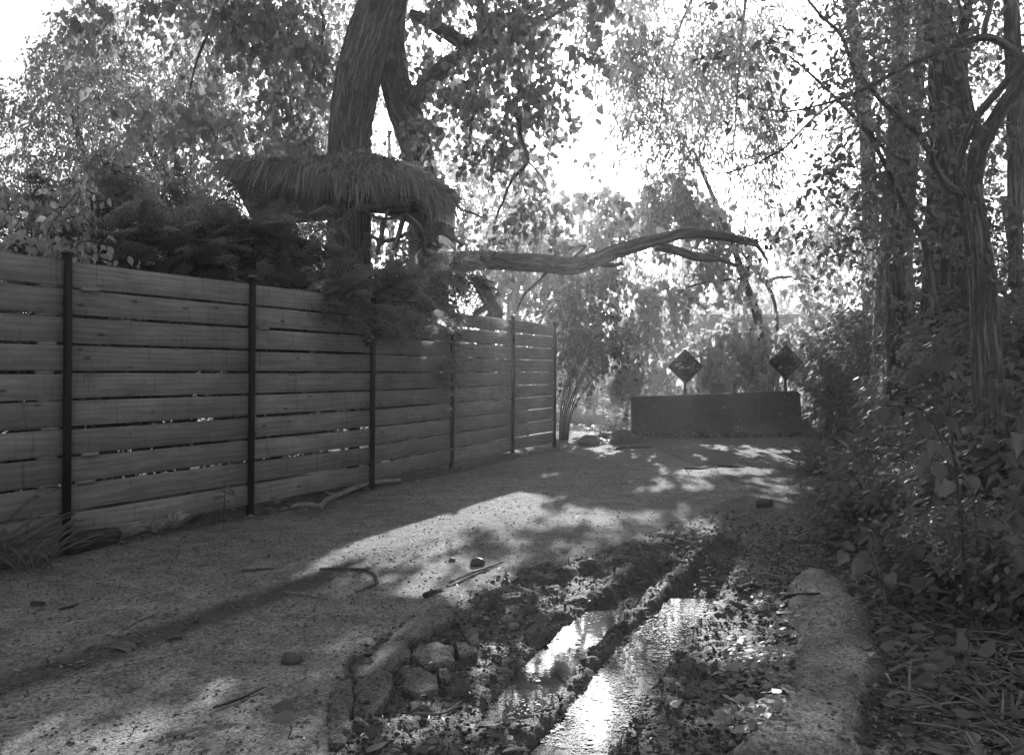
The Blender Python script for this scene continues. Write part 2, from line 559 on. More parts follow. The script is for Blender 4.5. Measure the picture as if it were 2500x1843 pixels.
def bark_mat(name, lo, hi, scale=1.0, bump=.9):
    m, nt, out = mat(name)
    g = NT(nt)
    pos = g.n('ShaderNodeAttribute', attribute_name='grain').outputs['Vector']
    warp = g.n('ShaderNodeTexNoise')
    warp.inputs['Scale'].default_value = 5 * scale
    g.l(pos, warp.inputs['Vector'])
    wv = g.n('ShaderNodeVectorMath', operation='MULTIPLY_ADD')
    g.l(warp.outputs['Color'], wv.inputs[0])
    wv.inputs[1].default_value = (.05 / scale, .05 / scale, .1 / scale)
    g.l(pos, wv.inputs[2])
    st = g.mapping(wv.outputs[0], (15 * scale, 15 * scale, 1.1 * scale))
    a = g.noise(st, 1.0, 5, .6, .4)
    furrow = g.ramp(g.math('ABSOLUTE', g.math('SUBTRACT', a, .5)), .0, .13, 0, 1)
    st2 = g.mapping(wv.outputs[0], (40 * scale, 40 * scale, 9 * scale))
    fine = g.noise(st2, 1.0, 4, .65)
    h = g.math('ADD', g.math('MULTIPLY', furrow, .7), g.math('MULTIPLY', fine, .5))
    big = g.noise(pos, 2.2, 3)
    col = g.math('MULTIPLY', g.ramp(h, .15, 1.05, lo * .55, hi * 1.1), g.ramp(big, .3, .7, .75, 1.25))
    g.l(g.pbsdf(col, .85, g.bump(h, bump, .035 / scale), .25), out.inputs['Surface'])
    return m

def stone_mat(name, lo, hi, scale=20, rough=.85, bump=.4, dist=.01, spec=.3):
    m, nt, out = mat(name)
    g = NT(nt)
    pos = g.n('ShaderNodeTexCoord').outputs['Object']
    a = g.noise(pos, scale, 6, .7)
    b = g.noise(pos, scale * .12, 4)
    v = g.voro(pos, scale * 4)
    h = g.math('ADD', a, g.math('MULTIPLY', v, .4))
    col = g.math('MULTIPLY', g.ramp(h, .3, .95, lo, hi), g.ramp(b, .3, .7, .75, 1.2))
    g.l(g.pbsdf(col, rough, g.bump(h, bump, dist), spec), out.inputs['Surface'])
    return m

def plain_mat(name, col, rough=.6, spec=.4, var=.2, metal=0):
    m, nt, out = mat(name)
    g = NT(nt)
    pos = g.n('ShaderNodeTexCoord').outputs['Object']
    a = g.noise(pos, 14, 5, .65)
    c = g.math('MULTIPLY', g.ramp(a, .3, .7, 1 - var, 1 + var), col)
    g.l(g.pbsdf(c, g.ramp(a, .3, .7, rough * .85, min(1, rough * 1.15)), g.bump(a, .15, .005), spec, metal), out.inputs['Surface'])
    return m

def fence_mat():
    m, nt, out = mat('fence_wood')
    g = NT(nt)
    oi = g.n('ShaderNodeObjectInfo')
    pos = g.n('ShaderNodeTexCoord').outputs['Object']
    shift = g.n('ShaderNodeCombineXYZ')
    g.l(g.math('MULTIPLY', oi.outputs['Random'], 37.0), shift.inputs[0])
    g.l(g.math('MULTIPLY', oi.outputs['Random'], 91.0), shift.inputs[2])
    p = g.mapping(pos, (1, 1, 1), shift.outputs[0])
    gr = g.mapping(p, (.5, 4, 9))
    grain = g.noise(gr, 6, 8, .7, .8)
    wave = g.n('ShaderNodeTexWave', wave_type='BANDS', bands_direction='Z')
    wave.inputs['Scale'].default_value = 2.2
    wave.inputs['Distortion'].default_value = 14
    wave.inputs['Detail'].default_value = 3
    wave.inputs['Detail Scale'].default_value = .7
    g.l(g.mapping(p, (.35, 2, 3.2)), wave.inputs['Vector'])
    kn = g.voro(g.mapping(p, (2.2, 1, 7)), 1.5)
    knot = g.ramp(kn, .06, .15, 1, 0)
    blot = g.noise(g.mapping(p, (1.2, 1, 3)), 2.2, 4, .6)
    drip = g.noise(g.mapping(p, (16, 1, 1.3)), 1.6, 3, .6)
    h = g.math('ADD', g.math('MULTIPLY', grain, .85), g.math('MULTIPLY', wave.outputs['Fac'], .15))
    c = g.ramp(h, .3, .7, .15, .28)
    c = g.math('MULTIPLY', c, g.ramp(blot, .3, .7, .75, 1.2))
    c = g.math('MULTIPLY', c, g.ramp(drip, .56, .74, 1, .55))
    c = g.math('MULTIPLY', c, g.ramp(oi.outputs['Random'], 0, 1, .82, 1.15))
    c = g.mix(g.math('MULTIPLY', knot, .85), c, .045)
    g.l(g.pbsdf(c, .75, g.bump(h, .3, .004), .3), out.inputs['Surface'])
    return m

def ground_mat():
    m, nt, out = mat('lane_surface')
    g = NT(nt)
    pos = g.n('ShaderNodeNewGeometry').outputs['Position']
    asph, wet, litter = g.attr('asphalt'), g.attr('wet'), g.attr('litter')
    vs = g.voro(pos, 95)
    vs2 = g.voro(pos, 240)
    n1 = g.noise(pos, 38, 6, .7)
    n2 = g.noise(pos, 5, 5, .65)
    n3 = g.noise(pos, .8, 4)
    vcol = g.voro(pos, 95, out='Color')
    bw = g.n('ShaderNodeRGBToBW')
    g.l(vcol, bw.inputs[0])
    grit = g.ramp(bw.outputs[0],   .15, .9, .085, .28)                       # aggregate stones
    grit = g.math('MULTIPLY', grit, g.ramp(vs2, .0, .6, .7, 1.25))
    ca = g.math('MULTIPLY', grit, g.ramp(n2, .3, .72, .6, 1.3))
    cm = g.math('MULTIPLY', g.ramp(n1, .3, .75, .03, .12), g.ramp(n2, .3, .7, .7, 1.3))
    cd = g.math('MULTIPLY', g.ramp(n1, .28, .75, .04, .2), g.ramp(n2, .3, .7, .65, 1.3))
    edge = g.math('ADD', asph, g.math('MULTIPLY', g.math('SUBTRACT', n2, .5), .7))
    c = g.mix(g.ramp(edge, .4, .6, 0, 1), g.mix(wet, cd, cm), ca)
    lit = g.ramp(g.math('ADD', litter, g.math('MULTIPLY', g.math('SUBTRACT', n2, .5), 1.2)), .4, .75, 0, 1)
    c = g.mix(g.math('MULTIPLY', lit, .8), c, g.ramp(n1, .35, .8, .018, .12))
    c = g.math('MULTIPLY', c, g.ramp(n3, .3, .7, .8, 1.2))
    h = g.math('ADD', g.math('MULTIPLY', vs, -.5), g.math('ADD', n1, g.math('MULTIPLY', vs2, .2)))
    rough = g.mix(wet, .88, .68)
    g.l(g.pbsdf(c, rough, g.bump(h, .8, .01), g.mix(wet, .25, .3)), out.inputs['Surface'])
    return m

def water_mat():
    m, nt, out = mat('puddle_water')
    g = NT(nt)
    pos = g.n('ShaderNodeNewGeometry').outputs['Position']
    a = g.noise(pos, 14, 3)
    b = g.noise(pos, 70, 2)
    h = g.math('ADD', a, g.math('MULTIPLY', b, .25))
    x = g.n('ShaderNodeBsdfPrincipled')
    x.inputs['Base Color'].default_value = (.03, .03, .03, 1)
    x.inputs['Roughness'].default_value = .03
    x.inputs['IOR'].default_value = 1.33
    x.inputs['Specular IOR Level'].default_value = .5
    g.l(g.bump(h, .07, .004), x.inputs['Normal'])
    g.l(x.outputs[0], out.inputs['Surface'])
    return m

M_FENCE, M_GROUND, M_WATER = fence_mat(), ground_mat(), water_mat()
M_POST = plain_mat('black_post', .012, .6, .2)
M_BARK = bark_mat('grey_bark', .09, .24, 1.7)
M_BARK_DARK = bark_mat('dark_bark', .045, .13, 1.6)
M_BARK_PALE = bark_mat('pale_bark', .09, .22, 2.4)
M_TWIG = bark_mat('twig_bark', .06, .14, 3, .3)
M_STICK = bark_mat('dry_stick', .14, .34, 3, .4)
M_LEAF = leaf_mat('broad_leaf', .11, .2)
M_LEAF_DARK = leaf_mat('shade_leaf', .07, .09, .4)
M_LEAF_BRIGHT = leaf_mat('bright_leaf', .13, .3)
M_LEAF_FAR = leaf_mat('far_leaf', .11, .24, .6, .2)
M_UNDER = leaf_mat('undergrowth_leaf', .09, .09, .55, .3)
M_NEEDLE = leaf_mat('conifer_needle', .12, .13, .5, .3, .2, 1.5)
M_DRY = leaf_mat('dry_leaf', .15, .08, .75, .2)
M_GRASS = leaf_mat('grass_blade', .1, .12, .45)
M_THATCH = plain_mat('thatch_straw', .2, .8, .2, .35)
M_CONC = stone_mat('dark_concrete', .035, .09, 14, .9, .5, .012)
def slab_mat():
    m, nt, out = mat('asphalt_broken')
    g = NT(nt)
    pos = g.n('ShaderNodeNewGeometry').outputs['Position']
    vs, n1, n2 = g.voro(pos, 95), g.noise(pos, 38, 6, .7), g.noise(pos, 7, 4, .65)
    bw = g.n('ShaderNodeRGBToBW')
    g.l(g.voro(pos, 95, out='Color'), bw.inputs[0])
    c = g.math('MULTIPLY', g.ramp(bw.outputs[0], .15, .9, .055, .2), g.ramp(n2, .3, .72, .7, 1.25))
    h = g.math('ADD', g.math('MULTIPLY', vs, -.6), n1)
    g.l(g.pbsdf(c, .85, g.bump(h, 1.0, .014), .3), out.inputs['Surface'])
    return m
M_SLAB = slab_mat()
M_ROCK = stone_mat('field_rock', .1, .24, 12, .85, .6, .02)
M_SIGN = plain_mat('sign_black', .014, .35, .5)
M_REFL = plain_mat('reflector', .07, .2, .6, .1)
M_PAINT = plain_mat('paint_marker', .5, .6, .3, .2)
M_METAL = plain_mat('dull_metal', .05, .5, .5)
M_WOOD = plain_mat('weathered_wood', .34, .8, .25, .25)
M_PIPE = plain_mat('grey_pipe', .28, .55, .4, .15)
M_BRICK = stone_mat('paver', .14, .3, 25, .9, .4, .01)
M_MUD = stone_mat('mud_clod', .03, .08, 25, .5, .6, .01, .5)
M_CHAIR = plain_mat('chair_metal', .5, .4, .5, .1)

# ------------------------------------------------------------------ terrain
RUT_R = np.array([(1.6, -.32), (2.6, .05), (3.0, .21), (4.3, .69), (4.8, .92), (5.4, 1.14), (6.5, 1.58), (7.1, 1.8), (8.5, 2.2)])
RUT_L = np.array([(1.6, -.6), (2.8, -.15), (3.48, .06), (3.8, .15), (4.42, .37), (4.8, .54), (5.4, .8), (6.3, 1.17), (7.2, 1.5)])
ASPH_L = [tuple(G(u, v)[:2]) for u, v in ((1500, 1330), (1402, 1356), (1226, 1392), (1081, 1464), (985, 1505), (900, 1560), (850, 1600),
                                            (845, 1680), (820, 1760), (790, 1860))]
ASPH_L = ASPH_L + [(-.9, 2.0), (-9, 2.0), (-9, 14), (2.2, 14), (2.4, 9)]
ASPH_R = [tuple(G(u, v)[:2]) for u, v in ((1935, 1400), (1975, 1378), (2055, 1408), (2103, 1464), (2135, 1545), (2163, 1625), (2107, 1697), (2100, 1843),
                                            (1780, 1843), (1840, 1760), (1932, 1690), (1925, 1640), (1955, 1545), (1920, 1450))]

def poly_soft(x, y, poly, w):
    n1 = (fbm(np.stack([x * 6, y * 6, x * 0], -1), 2) - .5) * w * 2
    n2 = (fbm(np.stack([x * 6 + 40, y * 6, x * 0], -1), 2) - .5) * w * 2
    a = 0
    for dx, dy in ((0, 0), (w, 0), (-w, 0), (0, w), (0, -w)):
        a = a + in_poly(x + dx + n1, y + dy + n2, poly)
    return a / 5.0

def edge_right(y):
    return np.interp(y, [0, 3, 5, 6.4, 12.6, 17, 30], [1.7, 1.75, 2.25, 2.5, 4.4, 6.2, 9])

def terrain(x, y, detail=True):
    x, y = np.asarray(x, float), np.asarray(y, float)
    q = np.stack([x, y, x * 0], -1)
    z = .05 * (fbm(q * .5, 2) - .5)
    # falls away behind the barrier to the hollow with the deck, the far bank climbs again
    z = z - 1.5 * sstep(17.6, 25, y) * sstep(14, 6, x) - .6 * sstep(25, 40, y)
    z = z + 5.0 * sstep(48, 110, y)
    z = z + .4 * sstep(.1, 2.2, x - edge_right(y)) * sstep(0, 3, y) * sstep(20, 15, y)
    al = poly_soft(x, y, ASPH_L, .035)
    ar = poly_soft(x, y, ASPH_R, .03)
    near = sstep(9.5, 6.5, y) * sstep(-1.3, -.5, x + .35) * sstep(3.2, 2.0, x)
    near = sstep(8.2, 6.4, y) * sstep(-1.2, -.8, x) * sstep(2.6, 1.9, x)
    mud = near * (1 - al) * (1 - ar)
    z = z - .045 * mud * (1 - poly_soft(x, y, ASPH_L, .3) ** .5)
    z = z + .018 * ar * near
    lum = fbm(q * 9, 3) - .5
    z = z + mud * .05 * lum + mud * .035 * (fbm(q * 26, 2) - .5)
    for RT, w, dep, y0, y1 in ((RUT_R, .135, .125, 5.2, 7.4), (RUT_L, .12, .11, 4.75, 6.6)):
        c = np.interp(y, RT[:, 0], RT[:, 1])
        sl = .36
        d = (x - c) * math.cos(math.atan(sl)) + .022 * (fbm(q * 7 + 9, 2) - .5)
        prof = 1 - sstep(w * .65, w * 1.1, np.abs(d))
        berm = np.exp(-((np.abs(d) - w * 1.6) / (w * .5)) ** 2)
        k = dep * (1 - .8 * sstep(y0 - .6, y1, y)) * sstep(9.0, 7.4, y)
        if RT is RUT_L: k = k * (.1 + .9 * sstep(3.1, 3.6, y))
        z = z - prof * k + berm * .14 * k * (1 + lum)
        if detail:
            s = y / .92
            tread = np.sin(s * 2 * math.pi / .08 + 1.5 * np.sign(d) + 6 * d / w * .3)
            tread = np.clip(tread * 1.6, -1, 1)
            tm = sstep(y0 - .75, y0 - .35, y) * sstep(y1 + .5, y1 - .6, y) * prof * sstep(.34, .46, fbm(q * 4 + 3, 2))
            z = z + .028 * tread * tm
    # small heap at the foot of the fence and rough grit on the lane
    z = z + .010 * (fbm(q * 14 + 50, 3) - .5) * sstep(14, 6, y)
    wet = np.clip(mud * 1.2, 0, 1)
    strip = np.exp(-((x + 1.9 + .0 - (y - 4) * .44) / .3) ** 2)         # drift of dark debris in the lane
    strip = np.exp(-(((x + 1.35) * .906 - (y - 4.6) * .42) / .17) ** 2) * sstep(7.5, 5.5, y)
    fy = .437 * (y - 5.96) - 2.95
    foot = np.exp(-((x - fy - .12) / .16) ** 2) * sstep(15, 13, y)
    right = sstep(-.75, -.25, x - edge_right(y))
    litter = np.clip(strip * .9 + foot * .8 + right + .35 * sstep(8.2, 10, y) + .3 * mud, 0, 1)
    return z, np.clip(al + ar, 0, 1), wet, litter

def axis_steps(lo, hi, step, far_lo, far_hi, g=1.09):
    a = list(np.arange(lo, hi, step))
    s, x = step, a[-1]
    up = []
    while x < far_hi:
        s = min(s * g, 9)
        x += s
        up.append(x)
    s, x = step, lo
    dn = []
    while x > far_lo:
        s = min(s * g, 9)
        x -= s
        dn.append(x)
    return np.array(dn[::-1] + a + up)

gx = axis_steps(-1.5, 2.4, .02, -110, 110, 1.08)
gy = axis_steps(2.5, 6.6, .02, -40, 150, 1.04)
GX, GY = np.meshgrid(gx, gy)
gz, g_as, g_wet, g_lit = terrain(GX, GY)
nx, ny = len(gx), len(gy)
I = np.arange(ny - 1)[:, None] * nx + np.arange(nx - 1)[None]
mb = MB()
mb.add(np.stack([GX, GY, gz], -1).reshape(-1, 3), np.stack([I, I + 1, I + nx + 1, I + nx], -1).reshape(-1, 4))
ground = mb.build('ground', M_GROUND, smooth=True)
tag(ground, kind='structure')
for nm, arr in (('asphalt', g_as), ('wet', g_wet), ('litter', g_lit)):
    a = ground.data.attributes.new(nm, 'FLOAT', 'POINT')
    a.data.foreach_set('value', arr.astype(np.float32).ravel())

def gz_at(x, y):
    return terrain(np.asarray(x, float), np.asarray(y, float), False)[0]

# puddles lie in the ruts, a little below the lane
WATER_Z = -.074
def puddle(y0, y1, side):
    """Sheet of water in one rut; the two sheets stop short of each other under the ridge between."""
    mb = MB()
    ys = np.linspace(y0, y1, 60)
    cl, cr = (np.interp(ys, q[:, 0], q[:, 1]) for q in (RUT_L, RUT_R))
    mid = (cl + cr) / 2
    a, b = (cl - .2, mid - .003) if side < 0 else (mid + .003, cr + .22)
    tt = np.linspace(0, 1, 9)
    X = a[:, None] + tt[None] * (b - a)[:, None]
    Y = ys[:, None] + 0 * X
    n, m = X.shape
    I = np.arange(n - 1)[:, None] * m + np.arange(m - 1)[None]
    mb.add(np.stack([X, Y, 0 * X + WATER_Z], -1).reshape(-1, 3), np.stack([I, I + 1, I + m + 1, I + m], -1).reshape(-1, 4))
    o = mb.build('puddle', M_WATER, smooth=True)
    return tag(o, kind='structure')
puddle(2.3, 5.0, 1)
puddle(3.2, 4.75, -1)

# ------------------------------------------------------------------ fence
FZ = [5.96, 7.52, 9.10, 11.0, 12.75, 14.2]
FU = [160, 610, 906, 1102, 1250.6, 1353]
FP = [np.array([(u - 1250) / FPX * y, y, 0]) for u, y in zip(FU, FZ)]
fd = norm(FP[-1] - FP[0])
fn = np.array([fd[1], -fd[0], 0])                   # towards the lane
FP = [FP[0] - fd * 1.83] + FP
fence = thing('wooden_fence', 'horizontal board privacy fence with black metal posts along the lane', 'fence', tuple(FP[1]))
f_top, f_bot, n_row = 1.925, .066, 10
pitch = (f_top - f_bot) / n_row
for k, p in enumerate(FP[1:]):
    lean = np.array([.012, .03, .04, .036, .03, .028][k]) * fd
    mb = MB()
    base, top = p + np.array([0, 0, -.15]), p + lean + np.array([0, 0, 1.965])
    beam(mb, base, top, .05, .05, fn, .005)
    post = mb.build('post', M_POST, fence)
    mb = MB()
    c = top
    sec = [(.046, 0), (.046, .01), (.04, .016), (.024, .028), (.006, .033)]
    V, F = [], []
    for r_, h_ in sec:
        for t in range(12):
            a = t * math.pi / 6
            V.append(c + r_ * (math.cos(a) * fd + math.sin(a) * fn) + np.array([0, 0, h_]))
    for i in range(len(sec) - 1):
        for t in range(12): F.append([i * 12 + t, i * 12 + (t + 1) % 12, (i + 1) * 12 + (t + 1) % 12, (i + 1) * 12 + t])
    mb.add(np.array(V), (np.array(F), np.array([list(range(48, 60))]), np.array([list(range(11, -1, -1))])))
    cap = mb.build('post_cap', M_METAL, post)
for b in range(6):
    a, e = FP[b], FP[b + 1]
    L = np.linalg.norm(e - a) - .054
    for r in range(n_row):
        h = pitch - rng.uniform(.013, .021) - (.003 if b < 3 else 0)
        z = f_top - pitch * (r + .5) + rng.normal(0, .0015)
        tilt = rng.normal(0, .0012)
        bd = norm(e - a)
        x = norm(bd + np.array([0, 0, tilt]))
        yv = norm(np.array([bd[1], -bd[0], 0]) + rng.normal(0, .006) * np.array([0, 0, 1]))
        c = (a + e) / 2 + np.array([0, 0, z]) - fn * (.012 + rng.uniform(-.003, .003)) + fd * (.02 * z / 1.9)
        mb = MB()
        box(mb, (0, 0, 0), L, .022, h, np.array([1., 0, 0]), np.array([0, 1., 0]), None, .003)
        o = mb.build('board', M_FENCE)
        o.parent = fence
        zz = np.cross(x, yv)
        m = np.eye(4)
        m[:3, 0], m[:3, 1], m[:3, 2], m[:3, 3] = x, yv, zz, c - WLOC[fence]
        o.matrix_local = Matrix(m.tolist())
        if r and (b in (0, 4) or rng.random() < .25):
            for sgn in ((1,) if b == 0 else (-1, 1)):
                mb = MB()
                s_ = c + sgn * fd * (L / 2 - .09 - rng.uniform(0, .05)) + np.array([0, 0, h / 2 + (pitch - h) / 2])
                box(mb, s_, .13, .018, pitch - h + .003, x, yv)
                mb.build('spacer', M_FENCE, fence)

# dark flat streaks run down the upper boards of one bay
mb = MB()
a, e = FP[4], FP[5]
bd = norm(e - a); bn = np.array([bd[1], -bd[0], 0])
for k in range(70):
    s_ = rng.uniform(.12, 1.65) * .95
    row = rng.integers(0, 4)
    zt = f_top - pitch * row - rng.uniform(.02, .08)
    ln = min(rng.uniform(.02, .09), zt - (f_top - pitch * (row + 1)) - .025)
    c = a + bd * s_ + np.array([0, 0, zt - ln / 2]) + fd * (.02 * zt / 1.9) + bn * .0006
    x = norm(np.array([0, 0, -1.]) + bd * rng.normal(-.25, .12))
    w_ = rng.uniform(.004, .011)
    tv = np.array([(-.5, 0), (.5, 0), (.8, .55), (.25, 1), (-.35, .95), (-.7, .5)])
    V = c + (tv[:, :1] * w_) * bd + (tv[:, 1:] - .5) * ln * x
    mb.add(V, np.array([[0, 1, 2, 3, 4, 5]]))
tag(mb.build('dark_streak', plain_mat('streak_dark', .06, .8, .2), fence), kind='stuff')

# ------------------------------------------------------------------ barrier with its signs
bc = at(1749, 1071, 16.8)
bz = gz_at(bc[0], bc[1]) - .03
bx = norm(np.array([1., .02, .034]))
by = norm(np.array([-.02, 1., 0]))
bzv = np.cross(bx, by)
barrier = thing('concrete_barrier', 'dark stained concrete road barrier closing the end of the lane', 'barrier', (bc[0], bc[1], bz))
prof = [(-.3, 0), (-.3, .075), (-.17, .255), (-.095, .79), (-.08, .815), (.08, .815), (.095, .79), (.17, .255), (.3, .075), (.3, 0)]
mb = MB()
BL = 3.13
xs = np.linspace(-BL / 2, BL / 2, 90)
V = []
pp = []
for i in range(len(prof)):
    a, b = np.array(prof[i]), np.array(prof[(i + 1) % len(prof)])
    k = 6 if np.linalg.norm(b - a) > .15 else 2
    for t in range(k): pp.append(a + (b - a) * t / k)
pp = np.array(pp)
for x in xs:
    q = np.stack([np.full(len(pp), x * 3), pp[:, 0] * 3, pp[:, 1] * 3], 1)
    d = (fbm(q * 2, 3) - .5) * .018
    end = max(0, abs(x) - BL / 2 + .05) / .05
    pr = pp * (1 - .05 * end) + np.stack([d * np.sign(pp[:, 0]), d * .4], 1)
    if abs(x + .54) < .13 or abs(x - .52) < .15:
        pr[:, 1] = np.where(pr[:, 1] < .09, np.maximum(pr[:, 1], .085 - .05 * (vnoise(q * 3)[0])), pr[:, 1])
    V.append(np.array([0, 0, 0]) + x * bx + pr[:, :1] * by + pr[:, 1:] * bzv)
m_ = len(pp)
F = [[i * m_ + j, (i + 1) * m_ + j, (i + 1) * m_ + (j + 1) % m_, i * m_ + (j + 1) % m_] for i in range(89) for j in range(m_)]
mb.add(np.concatenate(V) + np.array([bc[0], bc[1], bz]), (np.array(F), np.array([list(range(m_))]), np.array([list(range(90 * m_ - 1, 89 * m_ - 1, -1))])))
mb.build('barrier_body', M_CONC, barrier)
def b_at(x, y, z): return np.array([bc[0], bc[1], bz]) + x * bx + y * by + z * bzv
M_CHIP = stone_mat('bare_concrete', .12, .26, 30)
for x0, w_, zt, zb in ((.78, .007, .8, .30), (1.22, .005, .7, .33), (-1.0, .004, .5, .3), (.4, .004, .62, .3)):
    pts = [b_at(x0 + .006 * math.sin(9 * k), -.095 - (.79 - z) * .14 - .001, z) for k, z in enumerate(np.linspace(zt, zb, 8))]
    mb = MB(); tube(mb, pts, w_ * .5, 4, 15)
    mb.build('lime_streak', M_CHIP, barrier)
def strokes(mb, lines, org, ex, ey, w):
    """Flat marker strokes: polylines in sign units laid on a plane."""
    n = np.cross(ex, ey)
    for ln in lines:
        P = spline([(a, b, 0) for a, b in ln], max(8, len(ln) * 6)) if len(ln) > 2 else np.array([(a, b, 0) for a, b in ln], float)
        P = org + P[:, :1] * ex + P[:, 1:2] * ey
        tube(mb, P, w, 4, len(P))
for k in range(46):
    x0 = rng.uniform(-1.5, 1.52)
    z0_ = .035 + .3 * rng.random() ** 2 if k % 4 else rng.uniform(.3, .78)
    yf = -np.interp(z0_, [0, .075, .255, .79], [.3, .3, .17, .095]) - .004
    mb = MB(); rock(mb, b_at(x0, yf, z0_), rng.uniform(.008, .024), k, (1.3, .25, 1.1), 5)
    mb.build('chip', M_CHIP, barrier, True)
# a painted 7 low on the face
mb = MB()
fx = norm(b_at(1, 0, 0) - b_at(0, 0, 0))
fy_ = norm(np.array([0, .72, 1.0]))
strokes(mb, [[(-.045, .05), (.045, .05)], [(.045, .05), (-.005, -.06)]], b_at(.32, -.243, .16), fx, fy_, .007)
mb.build('painted_mark', M_PAINT, barrier)

def marker_sign(label, u, v, v_base, lines, bars, broken):
    Y = 16.8
    c = at(u, v, Y)
    base = at(u, v_base, Y)
    t = thing('marker_sign', label, 'sign', tuple(base), 'diamond marker signs on the barrier')
    ex, ez, ey = np.array([1., 0, 0]), np.array([0, 0, 1.]), np.array([0, -1., 0])
    h = .333
    mb = MB()
    V, cr = [], .035
    cs = [(0, h), (h, 0), (0, -h), (-h, 0)]
    out = []
    for k in range(4):
        p, a, b = np.array(cs[k]), np.array(cs[k - 1]), np.array(cs[(k + 1) % 4])
        da, db = (a - p) / np.linalg.norm(a - p), (b - p) / np.linalg.norm(b - p)
        for s_ in (1, .45, .15): out.append(p + da * cr * s_ + (da + db) * cr * .12 * (1 - s_))
        for s_ in (.15, .45, 1): out.append(p + db * cr * s_ + (da + db) * cr * .12 * (1 - s_))
    n = len(out)
    for y in (-.004, .004):
        for p in out: V.append(c + p[0] * ex + p[1] * ez + y * np.array([0, 1., 0]))
    mb.add(np.array(V), (np.array([[k, (k + 1) % n, n + (k + 1) % n, n + k] for k in range(n)]), np.array([list(range(n - 1, -1, -1))]), np.array([list(range(n, 2 * n))])))
    mb.build('panel', M_SIGN, t)
    for i in (-1, 0, 1):
        for j in (-1, 0, 1):
            p = c + ((i + j) * .103) * ex + ((i - j) * .103) * ez
            mb = MB()
            V = [p + np.array([0, -.013, 0])]
            for r_, y in ((.026, -.011), (.037, -.0042)):
                for k in range(14): V.append(p + r_ * (math.cos(k * math.pi / 7) * ex + math.sin(k * math.pi / 7) * ez) + np.array([0, y, 0]))
            F = [[1 + k, 1 + (k + 1) % 14, 15 + (k + 1) % 14, 15 + k] for k in range(14)]
            mb.add(np.array(V), (np.array(F), np.array([[0, 1 + (k + 1) % 14, 1 + k] for k in range(14)])))
            mb.build('reflector', M_REFL, t, True)
    mb = MB()
    top, bot = c + np.array([0, .028, -.2]), base + np.array([0, .028, -.02])
    w = .042
    beam(mb, bot + np.array([0, 0, .42 * (top - bot)[2]]), top, .045, .04, (0, 1, 0), .004)
    beam(mb, bot, bot + np.array([0, 0, .5 * (top - bot)[2]]), .058, .05, (0, 1, 0), .004)
    mb.build('sign_post', M_METAL, t)
    mb = MB()
    strokes(mb, lines, c + np.array([0, -.0055, 0]), ex, ez, .0055)
    mb.build('graffiti', M_PAINT, t)
    if bars:
        mb = MB()
        for zz in (.022, -.042): box(mb, c + np.array([.218, -.006, zz]), .052, .003, .014)
        mb.build('sticker', M_PAINT, t)
    mb = MB()
    for zz in (.118 if bars else .14, -.27): box(mb, c + np.array([0, -.007, zz]), .014, .006, .014)
    mb.build('bolt', M_CHAIR, t)
u_ = 830 / .646     # zoom pixels per metre on the left sign
def lp(*p): return [((a - 655) / u_, (670 - b) / u_) for a, b in p]
soul = [lp((395, 590), (470, 600), (560, 580), (540, 605), (450, 630), (425, 650), (480, 660), (560, 665), (580, 690), (520, 720), (500, 720)),
        lp((500, 715), (560, 690), (600, 640), (570, 690), (580, 710), (610, 690), (640, 650), (600, 690), (605, 720)),
        lp((605, 720), (660, 680), (690, 645), (655, 690), (670, 712), (720, 690), (745, 650), (715, 695), (730, 715), (800, 690)),
        lp((740, 705), (800, 640), (870, 570), (890, 560), (870, 620), (835, 680), (830, 740), (860, 775))]
marker_sign('black diamond marker sign with scrawled script and two short bars', 1673, 895, 978, soul, True, False)
def rp(*p):
    e1, e2 = np.array([.79, .61]), np.array([-.61, .79])
    return [tuple(np.array([-.205, .075]) + e1 * a * .062 + e2 * b * .085) for a, b in p]
paul = [rp((0, 0), (0, 1)), rp((0, 1), (.6, .9), (.6, .5), (0, .45)),
        rp((1, 0), (1.4, 1)), rp((1.4, 1), (1.8, 0)), rp((1.15, .4), (1.7, .4)),
        rp((2.2, 1), (2.2, .2), (2.5, 0), (2.8, .2), (2.8, 1))]
marker_sign('black diamond marker sign lettered along its upper edge, half behind leaves', 1918.6, 884, 967, paul, False, True)
mb = MB()
p = at(1793, 950, 16.82)
beam(mb, p + np.array([0, 0, .09]), p + np.array([0, 0, -.2]), .07, .06, (0, 1, 0), .006)
tag(mb.build('post_stub', M_METAL, None, loc=tuple(p)), 'short dark metal post stub standing on the barrier between the signs', 'post')
mb = MB()
beam(mb, at(1700, 900, 18.5), at(1742, 975, 18.2) + np.array([0, 0, -.9]), .06, .025)
tag(mb.build('leaning_board', M_WOOD, None, loc=tuple(at(1742, 975, 18.2))), 'narrow pale board leaning behind the scrawled sign', 'board')
mb = MB()
beam(mb, at(1866, 885, 17.2), at(1897, 915, 17.2), .05, .02)
beam(mb, at(1897, 915, 17.2), at(1915, 960, 17.2) + np.array([0, 0, -.7]), .04, .02)
tag(mb.build('leaning_board', M_WOOD, None, loc=tuple(at(1897, 915, 17.2))), 'short pale slat propped behind the lettered sign', 'board')
# low equipment behind the barrier: a dark barrel
mb = MB()
p = at(1746, 962, 18.3)
hs_ = np.linspace(-.75, .24, 23)
tube(mb, [p + np.array([.1, 0, h]) for h in hs_], [.2 + (.018 if k % 6 in (0, 1) else 0) for k in range(23)], 18, 60)
tag(mb.build('drum', M_METAL, None, True, loc=tuple(p)), 'dark ribbed drum standing behind the barrier', 'drum')
